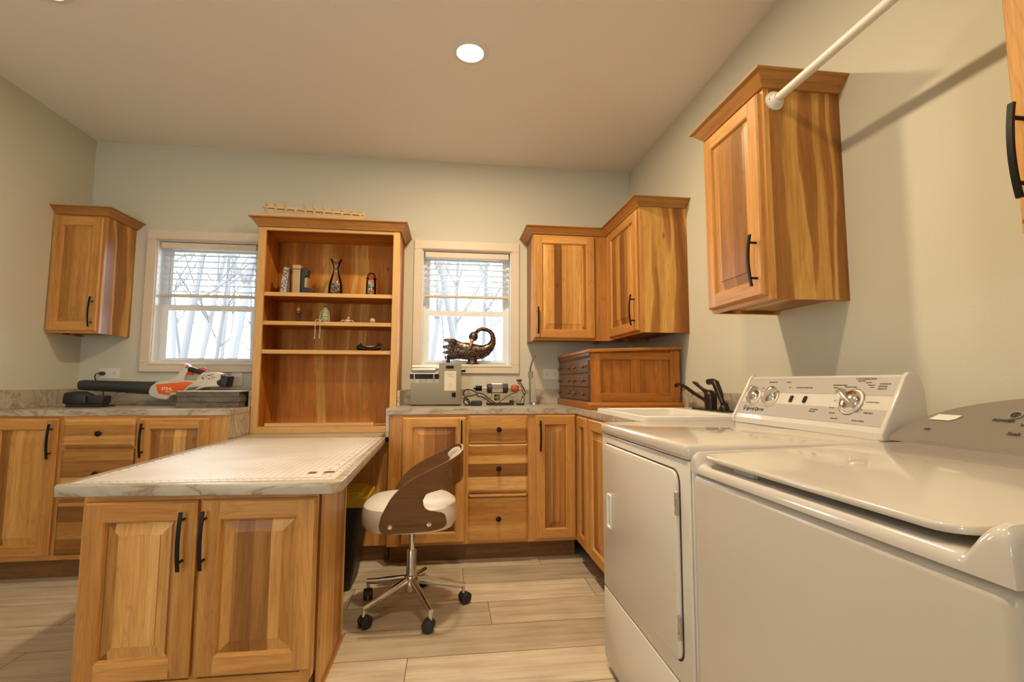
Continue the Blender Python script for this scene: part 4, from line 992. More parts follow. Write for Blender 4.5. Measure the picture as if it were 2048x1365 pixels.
hs = mb.build('housing', 'blowgrey', t, bevel=.010, seg=3)
mb = MB(); mb.prism([(-1.852, 1.068), (-1.773, 1.104), (-1.743, 1.153), (-1.728, 1.190), (-1.702, 1.182), (-1.690, 1.164), (-1.705, 1.132), (-1.72, 1.104), (-1.722, 1.072)], 'y', BY-.020, BY+.020); mb.build('handle_arch', 'blowgrey', t, bevel=.006, seg=2)
mb = MB(); mb.prism([(-1.706, 1.150), (-1.693, 1.170), (-1.592, 1.138), (-1.600, 1.108), (-1.666, 1.129), (-1.700, 1.138)], 'y', BY-.022, BY+.022); mb.build('grip', 'blackpl', t, bevel=.006, seg=2)
mb = MB(); mb.prism([(-1.712, 1.120), (-1.703, 1.138), (-1.669, 1.131), (-1.683, 1.112)], 'y', BY-.012, BY+.012); mb.build('trigger', 'red', t, bevel=.002)
mb = MB(); mb.prism([(-1.648, 1.148), (-1.640, 1.160), (-1.601, 1.162), (-1.598, 1.138)], 'y', BY-.014, BY+.014); mb.build('safety_lever', 'red', t, bevel=.002)
mb = MB(); mb.prism([(-1.720, 1.162), (-1.705, 1.178), (-1.694, 1.172), (-1.700, 1.156)], 'y', BY-.022, BY+.022); mb.build('accent_ring', 'red', t, bevel=.002)
mb = MB(); mb.prism([(-1.487, 1.116), (-1.439, 1.107), (-1.445, 1.06), (-1.452, 1.034), (-1.482, 1.037), (-1.509, 1.052), (-1.509, 1.076), (-1.488, 1.084)], 'y', BY-.050, BY+.050); mb.build('battery', 'blackpl', t, bevel=.006, seg=2)
yo = BY-.0585
mb = MB(); mb.prism([(-1.867, 1.051), (-1.764, 1.063), (-1.686, 1.070), (-1.645, 1.067), (-1.677, 1.040), (-1.702, 1.012), (-1.770, 1.000), (-1.785, .984), (-1.850, .995)], 'y', yo-.002, yo+.003); op = mb.build('side_panel', 'orange', t, bevel=.001)
text('STIHL', .026, (-1.832, yo-.0022, 1.018), (1, 0, -.06), (.06, 0, 1), 'whitepl', op, 'brand_lettering', bold=.0006)
text('BGA 57', .012, (-1.806, yo-.0022, 1.002), (1, 0, -.06), (.06, 0, 1), 'whitepl', op, 'model_lettering')
mb = MB()
for k in range(5): mb.prism([(-1.690+k*.012, 1.010+k*.0022), (-1.684+k*.012, 1.010+k*.0022), (-1.655+k*.012, 1.036+k*.001), (-1.661+k*.012, 1.036+k*.001)], 'y', yo-.0012, yo+.002)
mb.build('vent_slots', 'ink', t)
mb = MB(); random.seed(3)
for k in range(14):
    x = -1.620+random.random()*.10; z = 1.085+random.random()*.028; s_ = .003+random.random()*.003; mb.box(x, x+s_*1.4, yo-.0012, yo+.002, z, z+s_)
mb.build('warning_print', 'ink', t)
t = thing('battery_charger', 'black battery charger lying in front of the blower tube', 'charger', (-2.19, 3.28, .914))
mb = MB(); mb.prism([(-2.294, .9345), (-2.299, .95), (-2.294, 1.0), (-2.227, 1.012), (-2.178, .990), (-2.168, .9345)], 'y', 3.235, 3.33); mb.build('charger_body', 'blackpl', t, bevel=.008, seg=2)
mb = MB(); mb.box(-2.168, -2.082, 3.24, 3.325, .9345, .985); mb.build('battery_cradle', 'blackpl', t, bevel=.008, seg=2)
mb = MB(); mb.box(-2.285, -2.09, 3.245, 3.32, .9142, .936, ch=.003); mb.build('foot', 'rubber', t)
t2 = [('lowest', -1.632, 0), ('second from the bottom', -1.628, .032), ('third from the bottom', -1.634, .064)]
for lb, x0, dz in t2:
    rt = T((x0, 3.165, .9143+dz)) @ Matrix.Rotation(.05+random.uniform(-.01, .01), 4, 'Z')
    mb = MB(rt); mb.box(0, .352, 0, .20, 0, .0312, ch=.002); o = mb.build('stone_tile', 'stone'); tag(o, 'grey-brown stone slab, %s in the stack on the left counter' % lb, 'tile', 'stone slabs stacked on the left counter')
mb = MB(T((-1.628, 3.170, 1.0105)) @ Matrix.Rotation(.05, 4, 'Z')); mb.box(0, .362, 0, .195, 0, .0042, ch=.001)
o = mb.build('flat_board', 'whitepl'); tag(o, 'thin pale board lying on top of the stone slab stack', 'board')

# ---------------- things in the hutch ----------------
S1, S2, S3 = 1.6526, 1.4633, 1.2774
t = thing('carved_plaque', 'tapering plaque with a black and silver etched pattern leaning on the top hutch shelf', 'ornament', (-1.11, 3.37, S1))
rt = T((-1.135, 3.365, S1+.006)) @ Matrix.Rotation(.10, 4, 'Y')
mb = MB(rt); mb.prism([(0, 0), (.042, 0), (.036, .182), (.004, .182)], 'y', 0, .012); mb.build('face', 'etched', t)
mb = MB(rt); mb.prism([(.042, 0), (.062, 0), (.042, .176), (.036, .178)], 'y', .002, .04); mb.build('wedge', 'oakfront', t)
mb = MB(); mb.box(-1.150, -1.075, 3.355, 3.42, S1, S1+.007, ch=.002); mb.build('base', 'clay', t)
t = thing('beige_box', 'tall beige box with a flap lid on the top hutch shelf', 'box', (-1.03, 3.39, S1))
mb = MB(); mb.box(-1.053, -1.006, 3.36, 3.44, S1, S1+.172, ch=.002); mb.build('box_body', 'beige', t)
mb = MB(); mb.box(-1.056, -1.003, 3.355, 3.445, S1+.174, S1+.202, ch=.003); mb.build('box_lid', 'beige', t)
t = thing('boot_stand', 'black boot-shaped holder standing against the beige box', 'holder', (-.96, 3.39, S1))
mb = MB(); mb.prism([(-1.001, S1), (-.925, S1), (-.917, S1+.012), (-.918, S1+.032), (-.935, S1+.046), (-.962, S1+.046), (-.966, S1+.060), (-.975, S1+.12), (-.958, S1+.13), (-.956, S1+.170), (-.972, S1+.184), (-1.001, S1+.184)], 'y', 3.36, 3.42); mb.build('holder_body', 'blackpl', t, bevel=.004)
mb = MB(); mb.prism([(-.974, S1+.052), (-.964, S1+.050), (-.958, S1+.120), (-.974, S1+.112)], 'y', 3.356, 3.40); mb.build('pale_insert', 'beige', t)
def marbles(name, label, cx, cy, z0, rr, zt, r, n_, mats, seed, group):
    random.seed(seed); pts = []
    tries = 0
    while len(pts) < n_ and tries < 20000:
        tries += 1
        h = z0+r+.0005+(zt-z0-2*r)*random.random()**1.0; R0 = (rr(h) if callable(rr) else rr)-r-.0035
        a = random.random()*2*PI; q = R0*math.sqrt(random.random()); p = Vector((cx+q*math.cos(a), cy+q*math.sin(a), h))
        if all((p-o_).length > 1.75*r for o_ in pts): pts.append(p)
    proto = {}
    for k, p in enumerate(pts):
        mt = mats[k % len(mats)]
        if mt not in proto:
            mb = MB(T(p)); mb.sphere((0, 0, 0), r, 10); o = mb.build(name, mt); o.data.transform(T(-p)); o.location = p; proto[mt] = o
        else:
            o = proto[mt].copy(); COL.objects.link(o); o.location = p
        tag(o, label, 'marble', group)
M['mb_w'] = plain('cloudy_white_marble', (.62, .62, .55), .2); M['mb_b'] = plain('pale_blue_marble', (.36, .46, .52), .2); M['mb_g'] = plain('dark_green_marble', (.05, .08, .05), .2); M['mb_y'] = plain('olive_marble', (.34, .30, .12), .2)
tc = (-.780, 3.385)
prof = [(.030, 0), (.047, .002), (.048, .02), (.046, .07), (.040, .10), (.030, .135), (.021, .165), (.018, .185), (.020, .205), (.030, .232), (.040, .252)]
t = thing('glass_carafe', 'waisted glass carafe half full of small beads on the top hutch shelf', 'carafe', (tc[0], tc[1], S1))
mb = MB(); p2 = [(r, S1+z) for r, z in prof]+[(r-.002, S1+z) for r, z in prof[::-1] if z > .003]+[(.002, S1+.004)]
mb.lathe(p2, (*tc, 0), 'z', 32, cap0=True, cap1=True); mb.build('carafe_glass', 'clearglass', t)
mb = MB(); mb.sphere((*tc, S1+.215), .0215, 16); mb.loft([(*tc, S1+.196), (*tc, S1+.176)], [.010, .006], 10); mb.build('stopper', 'clearglass', t)
def crr(h): 
    z = h-S1; return .047 if z < .07 else max(.02, .046-.006*(z-.07)/.03)
marbles('glass_bead', 'small coloured bead inside the glass carafe', tc[0], tc[1], S1+.004, crr, S1+.088, .0075, 74, ['mb_g', 'mb_y', 'reddark', 'duct', 'mb_w', 'mb_g', 'clay'], 5, 'beads in the glass carafe')
tj = (-.545, 3.385)
t = thing('glass_jar', 'small glass jar of large marbles with an amber dome lid on the top hutch shelf', 'jar', (tj[0], tj[1], S1))
mb = MB(); mb.lathe([(.030, S1), (.034, S1+.003), (.034, S1+.112), (.028, S1+.124), (.026, S1+.124), (.0318, S1+.110), (.0318, S1+.005), (.002, S1+.004)], (*tj, 0), 'z', 28); mb.build('jar_glass', 'clearglass', t)
mb = MB(); mb.lathe([(.036, S1+.1245), (.037, S1+.130), (.030, S1+.136), (.028, S1+.150), (.020, S1+.164), (.006, S1+.170), (.001, S1+.1705)], (*tj, 0), 'z', 28); mb.build('dome_lid', 'amber', t)
marbles('glass_marble', 'large glass marble inside the amber-lidded jar', tj[0], tj[1], S1+.004, .0338, S1+.104, .0125, 13, ['mb_w', 'mb_b', 'reddark', 'mb_g', 'mb_b', 'clay'], 9, 'marbles in the glass jar')

t = thing('torch_figurine', 'slim standing figurine with a yellow ball head on the middle hutch shelf', 'figurine', (-1.010, 3.37, S2))
mb = MB(); mb.lathe([(.010, S2), (.008, S2+.004), (.006, S2+.010), (.006, S2+.058)], (-1.010, 3.37, 0), 'z', 14); mb.build('stem', 'blackpl', t)
mb = MB(); mb.lathe([(.006, S2+.058), (.014, S2+.066), (.010, S2+.078)], (-1.010, 3.37, 0), 'z', 14); mb.build('collar', 'reddark', t)
mb = MB(); mb.sphere((-1.010, 3.37, S2+.090), .0135, 14); mb.build('ball', 'duct', t)
mb = MB(); mb.lathe([(.004, S2+.102), (.006, S2+.112), (.004, S2+.120), (.001, S2+.136)], (-1.008, 3.37, 0), 'z', 10); mb.build('tip', 'orangeknot', t)
t = thing('sitting_doll', 'green pod-shaped doll sitting on the middle hutch shelf with thin legs hanging over the edge', 'doll', (-.832, 3.33, S2))
dx_, dy_ = -.828, 3.325
mb = MB(); prf = [(.004, S2+.0005), (.022, S2+.004), (.026, S2+.014)]
for k in range(5): z = S2+.018+k*.016; r = (.0265, .0255, .023, .019, .014)[k]; prf += [(r, z), (r+.0015, z+.007), (r-.002, z+.0145)]
prf += [(.008, S2+.100)]
mb.lathe(prf, (dx_, dy_, 0), 'z', 18); mb.build('body', 'green', t)
mb = MB(); mb.sphere((dx_, dy_, S2+.107), .0095, 12); mb.build('head', 'reddark', t)
for q in (-1, 1):
    mb = MB(); mb.loft([(dx_+q*.012, dy_, S2+.092), (dx_+q*.026, dy_-.004, S2+.065), (dx_+q*.030, dy_-.008, S2+.035), (dx_+q*.030, dy_-.014, S2+.004)], .0026, 6); mb.build('arm', 'mouldgrey', t)
for x_ in (-.868, -.838):
    mb = MB(); mb.loft([(dx_-.006, dy_-.012, S2+.008), (x_+.004, 3.275, S2+.016), (x_, 3.262, S2+.006), (x_-.001, 3.2515, S2-.01), (x_, 3.251, S2-.06), (x_, 3.250, S2-.108)], .0028, 6); mb.box(x_-.005, x_+.004, 3.240, 3.254, S2-.114, S2-.107, ch=.001); mb.build('leg', 'mouldgrey', t)
t = thing('shell_crab', 'small pale shell crab ornament on the middle hutch shelf', 'ornament', (-.683, 3.34, S2))
mb = MB(); mb.sphere((-.683, 3.34, S2+.014), .016, 14, (1.2, 1, .85)); mb.sphere((-.680, 3.335, S2+.034), .009, 12); mb.build('shell', 'clay', t)
for q in (-1, 1):
    for j in range(3):
        mb = MB(); mb.loft([(-.683+q*.014, 3.335+j*.006, S2+.014), (-.683+q*.030, 3.325+j*.012, S2+.017), (-.683+q*.048, 3.318+j*.018, S2+.003)], [.004, .0045, .0015], 6); mb.build('claw' if j == 0 else 'leg', 'clay', t)
t = thing('shell_ball', 'small pale yellow ribbed ball on the middle hutch shelf', 'ornament', (-.523, 3.34, S2))
mb = MB(); mb.sphere((-.523, 3.34, S2+.0188), .019, 18); mb.V = [Vector((v.x, v.y, v.z)) for v in mb.V]; mb.build('ball', 'clay', t)
mb = MB()
for k in range(3): mb.lathe([(.0155-.0045*k, 3.34-.0125-.0035*k), (.0170-.0045*k, 3.34-.0100-.0038*k)], (-.523, 0, S2+.0188), 'y', 18, cap0=False, cap1=False)
mb.build('ribs', 'trimw', t)
t = thing('canoe_ornament', 'black canoe-shaped ornament with a duck-head prow on the lowest hutch shelf', 'ornament', (-.535, 3.34, S3))
mb = MB(); mb.loft([(-.620, 3.34, S3+.028), (-.605, 3.34, S3+.024), (-.575, 3.34, S3+.017), (-.535, 3.34, S3+.014), (-.495, 3.34, S3+.017), (-.468, 3.34, S3+.028)], [(.004, .012), (.014, .022), (.024, .016), (.026, .0135), (.022, .016), (.012, .016)], 14)
mb.loft([(-.600, 3.34, S3+.03), (-.592, 3.34, S3+.052)], [.016, .004], 10); mb.build('hull', 'gloss_black', t)
mb = MB(); mb.sphere((-.476, 3.34, S3+.046), .0125, 12, (1.1, .8, 1)); mb.loft([(-.468, 3.34, S3+.042), (-.452, 3.34, S3+.038)], [.006, .002], 8); mb.build('duck_head', 'gloss_black', t)
for k in range(6):
    mb = MB(); mb.sphere((-.565+k*.014, 3.335, S3+.030-.0012*abs(k-2.5)), .006, 8); mb.build('bead', 'clay', t)
mb = MB(); mb.box(-1.156, -.500, 3.262, 3.274, HZ0+.0435, HZ0+.0635, 'x', .4, .001); mb.box(-.504, -.486, 3.258, 3.278, HZ0+.0425, HZ0+.066, 'x', .6, .001); mb.box(-.487, -.400, 3.266, 3.270, HZ0+.050, HZ0+.056, 'x', .2)
o = mb.build('wooden_stick', 'wedge'); tag(o, 'long thin wooden stick lying along the bottom edge of the hutch opening', 'stick')
# peg rack on top of the hutch
t = thing('peg_rack', 'pale wooden peg rack lying on top of the hutch', 'rack', (-.925, 3.33, 2.134))
mb = MB(); mb.box(-1.267, -.587, 3.285, 3.305, 2.155, 2.183, 'x', .3, .001); mb.prism([(-1.262, 2.238), (-.594, 2.214), (-.594, 2.229), (-1.262, 2.253)], 'y', 3.35, 3.37, 'x', .6); mb.build('rail', 'pine', t)
for x in (-1.215, -1.16, -1.105, -1.08, -.70, -.61):
    mb = MB(); mb.box(x, x+.016, 3.288, 3.366, 2.1345, 2.156, 'z', None); mb.build('foot', 'pine', t)
pegx = [-1.222, -1.164, -1.100, -.962, -.900, -.838, -.776, -.716, -.655, -.622, -.602]
for i in range(12):
    x = (-1.238, -1.180, -1.116, -1.052, -.990, -.931, -.867, -.808, -.749, -.688, -.628, -.604)[i]
    zr = 2.238-.024*(x+1.262)/.668
    mb = MB(); mb.loft([(x+.014, 3.296, 2.176), (x+.002, 3.36, zr+.004)], [(.0095, .007)]*2, 6)
    if i not in (3, 11):
        mb.loft([(x+.006, 3.352, zr+.012), (x-.003, 3.366, zr+.032), (x-.009, 3.376, zr+.044)], [(.0125, .009), (.0125, .008), (.007, .005)], 8, g='x'); mb.loft([(x-.007, 3.372, zr+.040), (x-.021, 3.384, zr+.066)], .0014, 5)
    mb.build('peg', 'pine', t)

# ---------------- bird sculpture ----------------
SYc = 3.617
t = thing('bird_sculpture', 'bronze long-necked bird sculpture looping its neck back, on the right window sill', 'sculpture', (.165, SYc, 1.204))
mb = MB()
body = [((.015, SYc, 1.316), (.010, .070)), ((.045, SYc, 1.314), (.018, .068)), ((.08, SYc, 1.306), (.025, .064)), ((.13, SYc, 1.302), (.031, .066)), ((.18, SYc, 1.297), (.033, .062)), ((.228, SYc, 1.298), (.032, .054)), ((.268, SYc, 1.312), (.029, .046)), ((.298, SYc, 1.338), (.025, .034)),
        ((.316, SYc, 1.370), (.022, .027)), ((.320, SYc, 1.402), (.019, .021)), ((.311, SYc, 1.433), (.017, .018)), ((.291, SYc, 1.456), (.016, .0165)), ((.262, SYc, 1.468), (.015, .016)), ((.232, SYc, 1.470), (.015, .016)), ((.206, SYc-.004, 1.460), (.015, .016)), ((.192, SYc-.012, 1.443), (.0145, .016)), ((.184, SYc-.022, 1.432), (.018, .020))]
# rotation-minimising sweep in the xz plane
R_ = []; P_ = [Vector(p) for p, _ in body]
for i, (p, (ry, rz)) in enumerate(body):
    tdir = (P_[min(i+1, len(P_)-1)]-P_[max(i-1, 0)]).normalized(); u2 = Vector((0, -1, 0)).cross(tdir).normalized()
    R_.append([Vector(p)+Vector((0, 1, 0))*ry*math.cos(2*PI*k/16)+u2*rz*math.sin(2*PI*k/16) for k in range(16)])
mb.rings(R_, True, True, 0, 'z', True)
mb.build('body', 'bronze', t)
mb = MB(T((.170, SYc-.036, 1.409)) @ Matrix.Rotation(.35, 4, 'Y')); mb.sphere((0, 0, 0), .036, 20, (.98, .66, 1.08)); mb.build('head', 'bronze', t)
mb = MB(); mb.prism([(.050, 1.384), (.028, 1.394), (-.012, 1.398), (-.038, 1.394), (-.047, 1.384), (-.043, 1.374), (-.020, 1.366), (-.011, 1.352), (-.030, 1.347), (-.055, 1.340), (-.060, 1.332), (-.050, 1.322), (-.025, 1.318), (-.019, 1.308), (-.035, 1.302), (-.058, 1.296), (-.060, 1.288), (-.045, 1.281), (-.022, 1.279), (-.018, 1.270), (-.034, 1.264), (-.044, 1.256), (-.040, 1.246), (-.018, 1.240), (.01, 1.236), (.05, 1.246)], 'y', SYc-.014, SYc+.014)
mb.build('tail_feathers', 'bronze', t, bevel=.0045, seg=3)
mb = MB(); mb.loft([(.164, SYc-.044, 1.395), (.157, SYc-.048, 1.372), (.148, SYc-.048, 1.342), (.139, SYc-.044, 1.314)], [(.017, .010), (.016, .010), (.012, .008), (.004, .004)], 12, up=(0, -1, 0)); mb.build('beak', 'beak', t)
mb = MB(T((.166, SYc, 0)) @ Matrix.Diagonal((1, .72, 1, 1))); mb.lathe([(.051, 1.2045), (.051, 1.209), (.042, 1.222), (.036, 1.238), (.038, 1.246), (.030, 1.254)], (0, 0, 0), 'z', 28); mb.build('pedestal', 'bronze', t)

# ---------------- machines on the right counter ----------------
Z0 = .914
t = thing('roller_machine', 'grey countertop machine with a pale roller, under the right window', 'machine', (-.09, 3.38, Z0))
mb = MB(); mb.prism([(-.258, .922), (.079, .922), (.077, 1.203), (-.072, 1.203), (-.072, 1.066), (-.258, 1.066)], 'y', 3.30, 3.46); mb.build('housing', 'greymetal', t, bevel=.0025)
for x in (-.24, .055):
    for y in (3.31, 3.43): mb = MB(); mb.box(x-.011, x+.011, y, y+.02, Z0+.0002, .923); mb.build('foot', 'rubber', t)
mb = MB(); mb.lathe([(.022, -.254), (.022, -.094), (.016, -.090), (.016, -.0725)], (0, 3.365, 1.168), 'x', 24); mb.build('pale_roller', 'whitepl', t)
mb = MB(); mb.lathe([(.020, -.252), (.020, -.098)], (0, 3.336, 1.152), 'x', 24); mb.build('steel_roller', 'steel', t)
mb = MB(); mb.box(-.266, -.0725, 3.325, 3.37, 1.093, 1.127, ch=.002); mb.build('cross_bar', 'gloss_black', t)
mb = MB(); mb.box(-.262, -.080, 3.318, 3.322, 1.127, 1.134); mb.build('guide_edge', 'whitepl', t)
for x in (-.236, -.106):
    mb = MB(); mb.lathe([(.0045, 1.063), (.0045, 1.128)], (x, 3.318, 0), 'z', 10); mb.lathe([(.006, 1.072), (.006, 1.080)], (x, 3.318, 0), 'z', 10); mb.build('support_post', 'brush', t)
for x in (-.198, -.160):
    mb = MB(); mb.loft([(x, 3.33, 1.098), (x+.003, 3.325, 1.084), (x-.001, 3.32, 1.066)], .0022, 6); mb.build('spring', 'steel', t)
mb = MB(); mb.box(-.036, .043, 3.2985, 3.3005, 1.015, 1.146); lp = mb.build('label_plate', 'trimw', t)
tl = [text(s_, sz, (x, 3.298, z), (1, 0, 0), (0, 0, 1), 'steel', lp, align='CENTER') for s_, sz, x, z in (('LUCKY', .015, .005, 1.122), ('NEW', .013, .002, 1.108), ('MODEL', .008, .022, 1.102), ('CE', .014, .003, 1.052), ('STUDIO', .008, .003, 1.041), ('* * *', .010, .003, 1.030))]
join_text(tl, 'label_print')
mb = MB(); mb.box(-.026, .026, 3.296, 3.3005, 1.164, 1.183, ch=.002); mb.build('display', 'gloss_black', t)
mb = MB(); mb.box(.015, .041, 3.295, 3.3005, .971, 1.002, ch=.002); mb.box(.018, .038, 3.291, 3.296, .988, .999, ch=.001); mb.build('power_switch', 'gloss_black', t)
mb = MB(); mb.lathe([(.013, 1.2032), (.013, 1.246), (.011, 1.257), (.005, 1.262)], (-.012, 3.37, 0), 'z', 18); mb.build('top_handle', 'gloss_black', t)
mb = MB(); mb.lathe([(.022, .078), (.022, .083)], (0, 3.36, 1.152), 'x', 20); mb.lathe([(.014, .083), (.014, .107)], (0, 3.36, 1.154), 'x', 20); mb.build('side_knob', 'gloss_black', t)

mb = MB(); mb.box(.085, .640, 3.14, 3.40, Z0+.0002, Z0+.003, 'x', .3, .001); o = mb.build('metal_tray', 'mouldgrey'); tag(o, 'flat pale grey sheet under the polishing motor on the right counter', 'tray')
ZT = Z0+.0032
t = thing('polishing_motor', 'small bench polishing motor with an orange felt wheel on the right counter', 'motor', (.34, 3.33, ZT))
MY, MZ = 3.33, 1.030
mb = MB(); mb.lathe([(.034, .286), (.034, .360)], (0, MY, MZ), 'x', 28); mb.build('motor_body', 'chrome', t)
for a, b_ in ((.254, .287), (.359, .396)):
    mb = MB(); mb.lathe([(.026, a), (.033, a+.004), (.033, b_-.003), (.030, b_)], (0, MY, MZ), 'x', 28); mb.build('end_bell', 'blackpl', t)
mb = MB(); mb.lathe([(.006, .222), (.006, .254)], (0, MY, MZ), 'x', 12); mb.lathe([(.006, .396), (.006, .424)], (0, MY, MZ), 'x', 12); mb.build('shaft', 'steel', t)
mb = MB(); pr = [(.006, .160), (.006, .172)]
for k in range(4): pr += [(.021, .174+k*.0125), (.021, .180+k*.0125), (.014, .182+k*.0125)]
mb.lathe(pr, (0, MY, MZ), 'x', 20); mb.build('ridged_arbor', 'gloss_black', t)
mb = MB(); mb.lathe([(.018, .422), (.024, .426), (.025, .458), (.016, .474)], (0, MY, MZ), 'x', 22); mb.build('felt_wheel', 'felt', t)
mb = MB(); mb.prism([(.272, .947), (.366, .947), (.348, .998), (.292, .998)], 'y', MY-.032, MY+.032); mb.box(.258, .404, MY-.045, MY+.045, .934, .948, ch=.002); mb.build('pedestal', 'beige', t)
mb = MB(); mb.box(.252, .408, MY-.048, MY+.048, ZT, .934, ch=.002); mb.build('foot', 'rubber', t)
mb = MB(); mb.box(.302, .338, MY-.0365, MY-.032, .950, .990, ch=.001); mb.lathe([(.017, MY-.0365), (.017, MY-.039)], (.323, 0, .968), 'y', 20); em = mb.build('name_plate', 'gloss_black', t)
mb = MB(); R_ = [[(.323+r*math.cos(2*PI*k/20), y_, .968+r*math.sin(2*PI*k/20)) for k in range(20)] for r, y_ in ((.011, MY-.0392), (.011, MY-.0402), (.015, MY-.0402), (.015, MY-.0392))]
mb.rings(R_, False, False, 0, 'z', False, True); mb.lathe([(.006, MY-.039), (.006, MY-.0402)], (.323, 0, .968), 'y', 12); mb.build('round_badge', 'brush', em)
mb = MB(); mb.box(.408, .436, MY-.03, MY, ZT, .950, ch=.004); mb.build('foot_switch', 'blackpl', t)
t = thing('flex_shaft_handpiece', 'dark curved chrome handpiece leaning beside the orange felt wheel', 'tool', (.49, 3.30, ZT))
mb = MB(); mb.loft([(.465, 3.295, 1.078), (.482, 3.292, 1.056), (.498, 3.290, 1.028), (.505, 3.290, .998), (.500, 3.292, .965), (.490, 3.296, .930), (.486, 3.298, ZT+.012)], [.012, .009, .010, .012, .012, .015, .013], 14); mb.build('curved_grip', 'steel', t)
mb = MB(); mb.lathe([(.010, 1.076), (.020, 1.082), (.020, 1.090), (.012, 1.094)], (.471, 3.296, 0), 'z', 16); mb.build('grip_head', 'reddark', t)
mb = MB(); mb.box(.455, .505, 3.28, 3.32, ZT, ZT+.014, ch=.003); mb.build('base', 'blackpl', t)
t = thing('magnifier_stand', 'grey slim post stand with a curved hose, left of the antique chest', 'stand', (.592, 3.38, ZT))
mb = MB(); mb.lathe([(.034, ZT), (.034, ZT+.014), (.030, ZT+.018)], (.590, 3.38, 0), 'z', 24); mb.build('base', 'brush', t)
mb = MB(); mb.prism([(.562, ZT+.018), (.603, ZT+.018), (.600, 1.03), (.590, 1.112), (.570, 1.112)], 'y', 3.365, 3.395); mb.build('post', 'greypanel', t, bevel=.002)
mb = MB(); mb.loft([(.559, 3.375, ZT+.016), (.557, 3.375, 1.03), (.556, 3.375, 1.105)], .005, 8); mb.build('side_rail', 'steel', t)
mb = MB(); mb.box(.548, .580, 3.362, 3.398, 1.100, 1.150, ch=.004); mb.build('clamp', 'brush', t)
mb = MB(); mb.loft([(.562, 3.38, 1.148), (.563, 3.38, 1.175), (.571, 3.38, 1.205), (.583, 3.38, 1.235), (.597, 3.38, 1.262)], [.0065, .0065, .006, .006, .007], 10); mb.build('hose', 'greyhose', t)
def cable(label, pts, r=.0035, name='power_cable'):
    mb = MB(); P = [Vector(p) for p in pts]; Q = []
    for i in range(len(P)-1):
        p0, p1, p2, p3 = P[max(i-1, 0)], P[i], P[i+1], P[min(i+2, len(P)-1)]
        for k in range(6):
            u = k/6; Q.append(.5*((2*p1)+(-p0+p2)*u+(2*p0-5*p1+4*p2-p3)*u*u+(-p0+3*p1-3*p2+p3)*u**3))
    Q.append(P[-1]); mb.loft(Q, r, 8); o = mb.build(name, 'rubber'); tag(o, label, 'cable', 'black cables on the right counter'); return o
cable('black cable arching up from behind the grey machine to the tray', [(.090, 3.30, .99), (.102, 3.26, 1.018), (.138, 3.24, 1.022), (.175, 3.22, 1.004), (.207, 3.21, .998), (.232, 3.20, .986), (.253, 3.19, .966), (.289, 3.18, .943), (.315, 3.17, .930), (.334, 3.16, .9215)], .0042)
cable('lower black cable looping left of the polishing motor', [(.095, 3.28, .955), (.110, 3.25, .976), (.135, 3.235, .980), (.158, 3.23, .986), (.180, 3.225, .994), (.185, 3.235, .980), (.215, 3.22, .975), (.246, 3.20, .956), (.269, 3.20, .940), (.300, 3.19, .9222)])
cable('thin black cable rising to the orange felt wheel', [(.448, 3.26, 1.004), (.410, 3.235, .994), (.368, 3.22, .971), (.340, 3.215, .950), (.315, 3.21, .935), (.265, 3.20, .9212)], .0028)
cable('coiled black cable heap beside the grey machine', [(.090, 3.23, .990), (.110, 3.22, .962), (.130, 3.235, .930), (.118, 3.25, .921), (.096, 3.24, .935), (.100, 3.225, .970), (.122, 3.22, .960), (.135, 3.23, .925), (.108, 3.26, .9205), (.092, 3.25, .945), (.112, 3.24, .955), (.140, 3.245, .921), (.17, 3.25, .9212)])
mb = MB(); mb.box(.140, .212, 3.20, 3.235, ZT, .952, ch=.006); o = mb.build('power_adapter', 'blackpl'); tag(o, 'black power adapter lying left of the polishing motor', 'adapter')

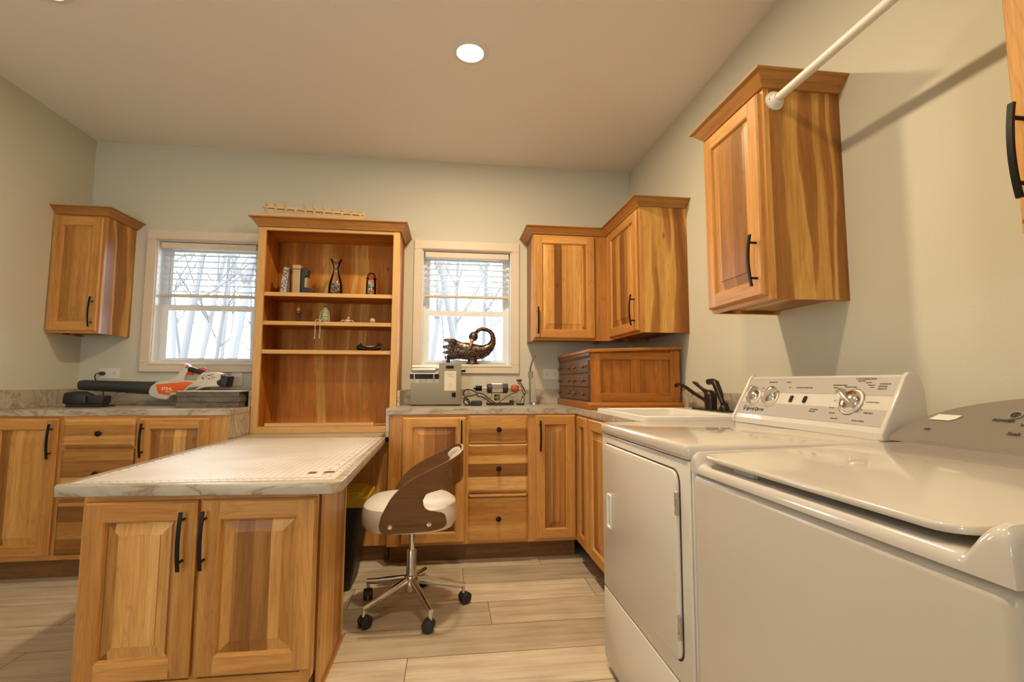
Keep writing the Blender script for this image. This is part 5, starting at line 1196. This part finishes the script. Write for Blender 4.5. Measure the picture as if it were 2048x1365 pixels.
# ---------------- outdoors ----------------
mb = MB(); mb.box(-60, 60, YB+.2, 80, -.65, -.5); struct('ground', mb, 'grass')
random.seed(21)
def branch(mb, p, d, L, r, dep):
    pts = [p]; rr_2 = [r]; q = p
    n_ = 4 if dep else 7
    for k in range(n_):
        d = (d+Vector((random.uniform(-.13, .13), random.uniform(-.13, .13), random.uniform(-.04, .10)))*(1 if dep else .45)).normalized()
        q = q+d*L/n_; pts.append(q); rr_2.append(r*(1-.62*(k+1)/n_))
        if dep < 3 and (dep > 0 or k > 1):
            for _ in range(1 if dep else 2):
                a = random.uniform(0, 2*PI); side = Vector((math.cos(a), math.sin(a), random.uniform(.3, 1.1))).normalized()
                branch(mb, q, (d*.35+side).normalized(), L*random.uniform(.20, .36), rr_2[-1]*.50, dep+1)
    mb.loft(pts, rr_2, 5 if dep else 8, smooth=True)
spots = []
for j, y in enumerate((9.5, 12.5, 15.8, 19.5)):
    for k in range(4): spots.append(((-.585+.068*k+random.uniform(-.015, .015)+(j % 2)*.028)*y, y+random.uniform(-.8, .8)))
    for k in range(2): spots.append(((-.045+.11*k+random.uniform(-.015, .015)+(j % 2)*.035)*y, y+random.uniform(-.8, .8)))
protos = []
for i, (x, y) in enumerate(spots):
    if i < 7:
        mb = MB(T((x, y, -.5))); branch(mb, Vector((0, 0, 0)), Vector((random.uniform(-.12, .12), 0, 1)).normalized(), random.uniform(7, 9.5), random.uniform(.06, .11), 0)
        o = mb.build('bare_tree', 'bark' if i % 2 else 'barkl'); o.data.transform(T((-x, -y, .5))); o.location = (x, y, -.5); protos.append(o)
    else:
        o = protos[i % 7].copy(); COL.objects.link(o); o.location = (x, y, -.5); o.rotation_euler = (0, 0, random.uniform(0, 6.28)); s_ = random.uniform(.75, 1.2); o.scale = (s_, s_, s_)
    tag(o, 'bare winter tree standing outside beyond the windows', 'tree', 'bare trees outside the windows')
mb = MB()
for k in range(1500):
    y = random.uniform(23, 36); x = random.uniform(-.75, .35)*y; h = random.uniform(.8, 3.0); r = random.uniform(.015, .045)
    a = random.uniform(-.25, .25)*h; b_ = random.uniform(-.2, .2)*h
    mb.quad((x-r, y, -.5), (x+r, y, -.5), (x+a+r*.3, y+b_, h-.5), (x+a-r*.3, y+b_, h-.5))
    mb.quad((x, y-r, -.5), (x, y+r, -.5), (x+a*.6, y+r*.3, h*.8-.5), (x+a*.6, y-r*.3, h*.8-.5))
o = mb.build('underbrush', 'brush_far'); tag(o, 'tangle of pale leafless brush far behind the bare trees', 'brush', None, 'stuff')
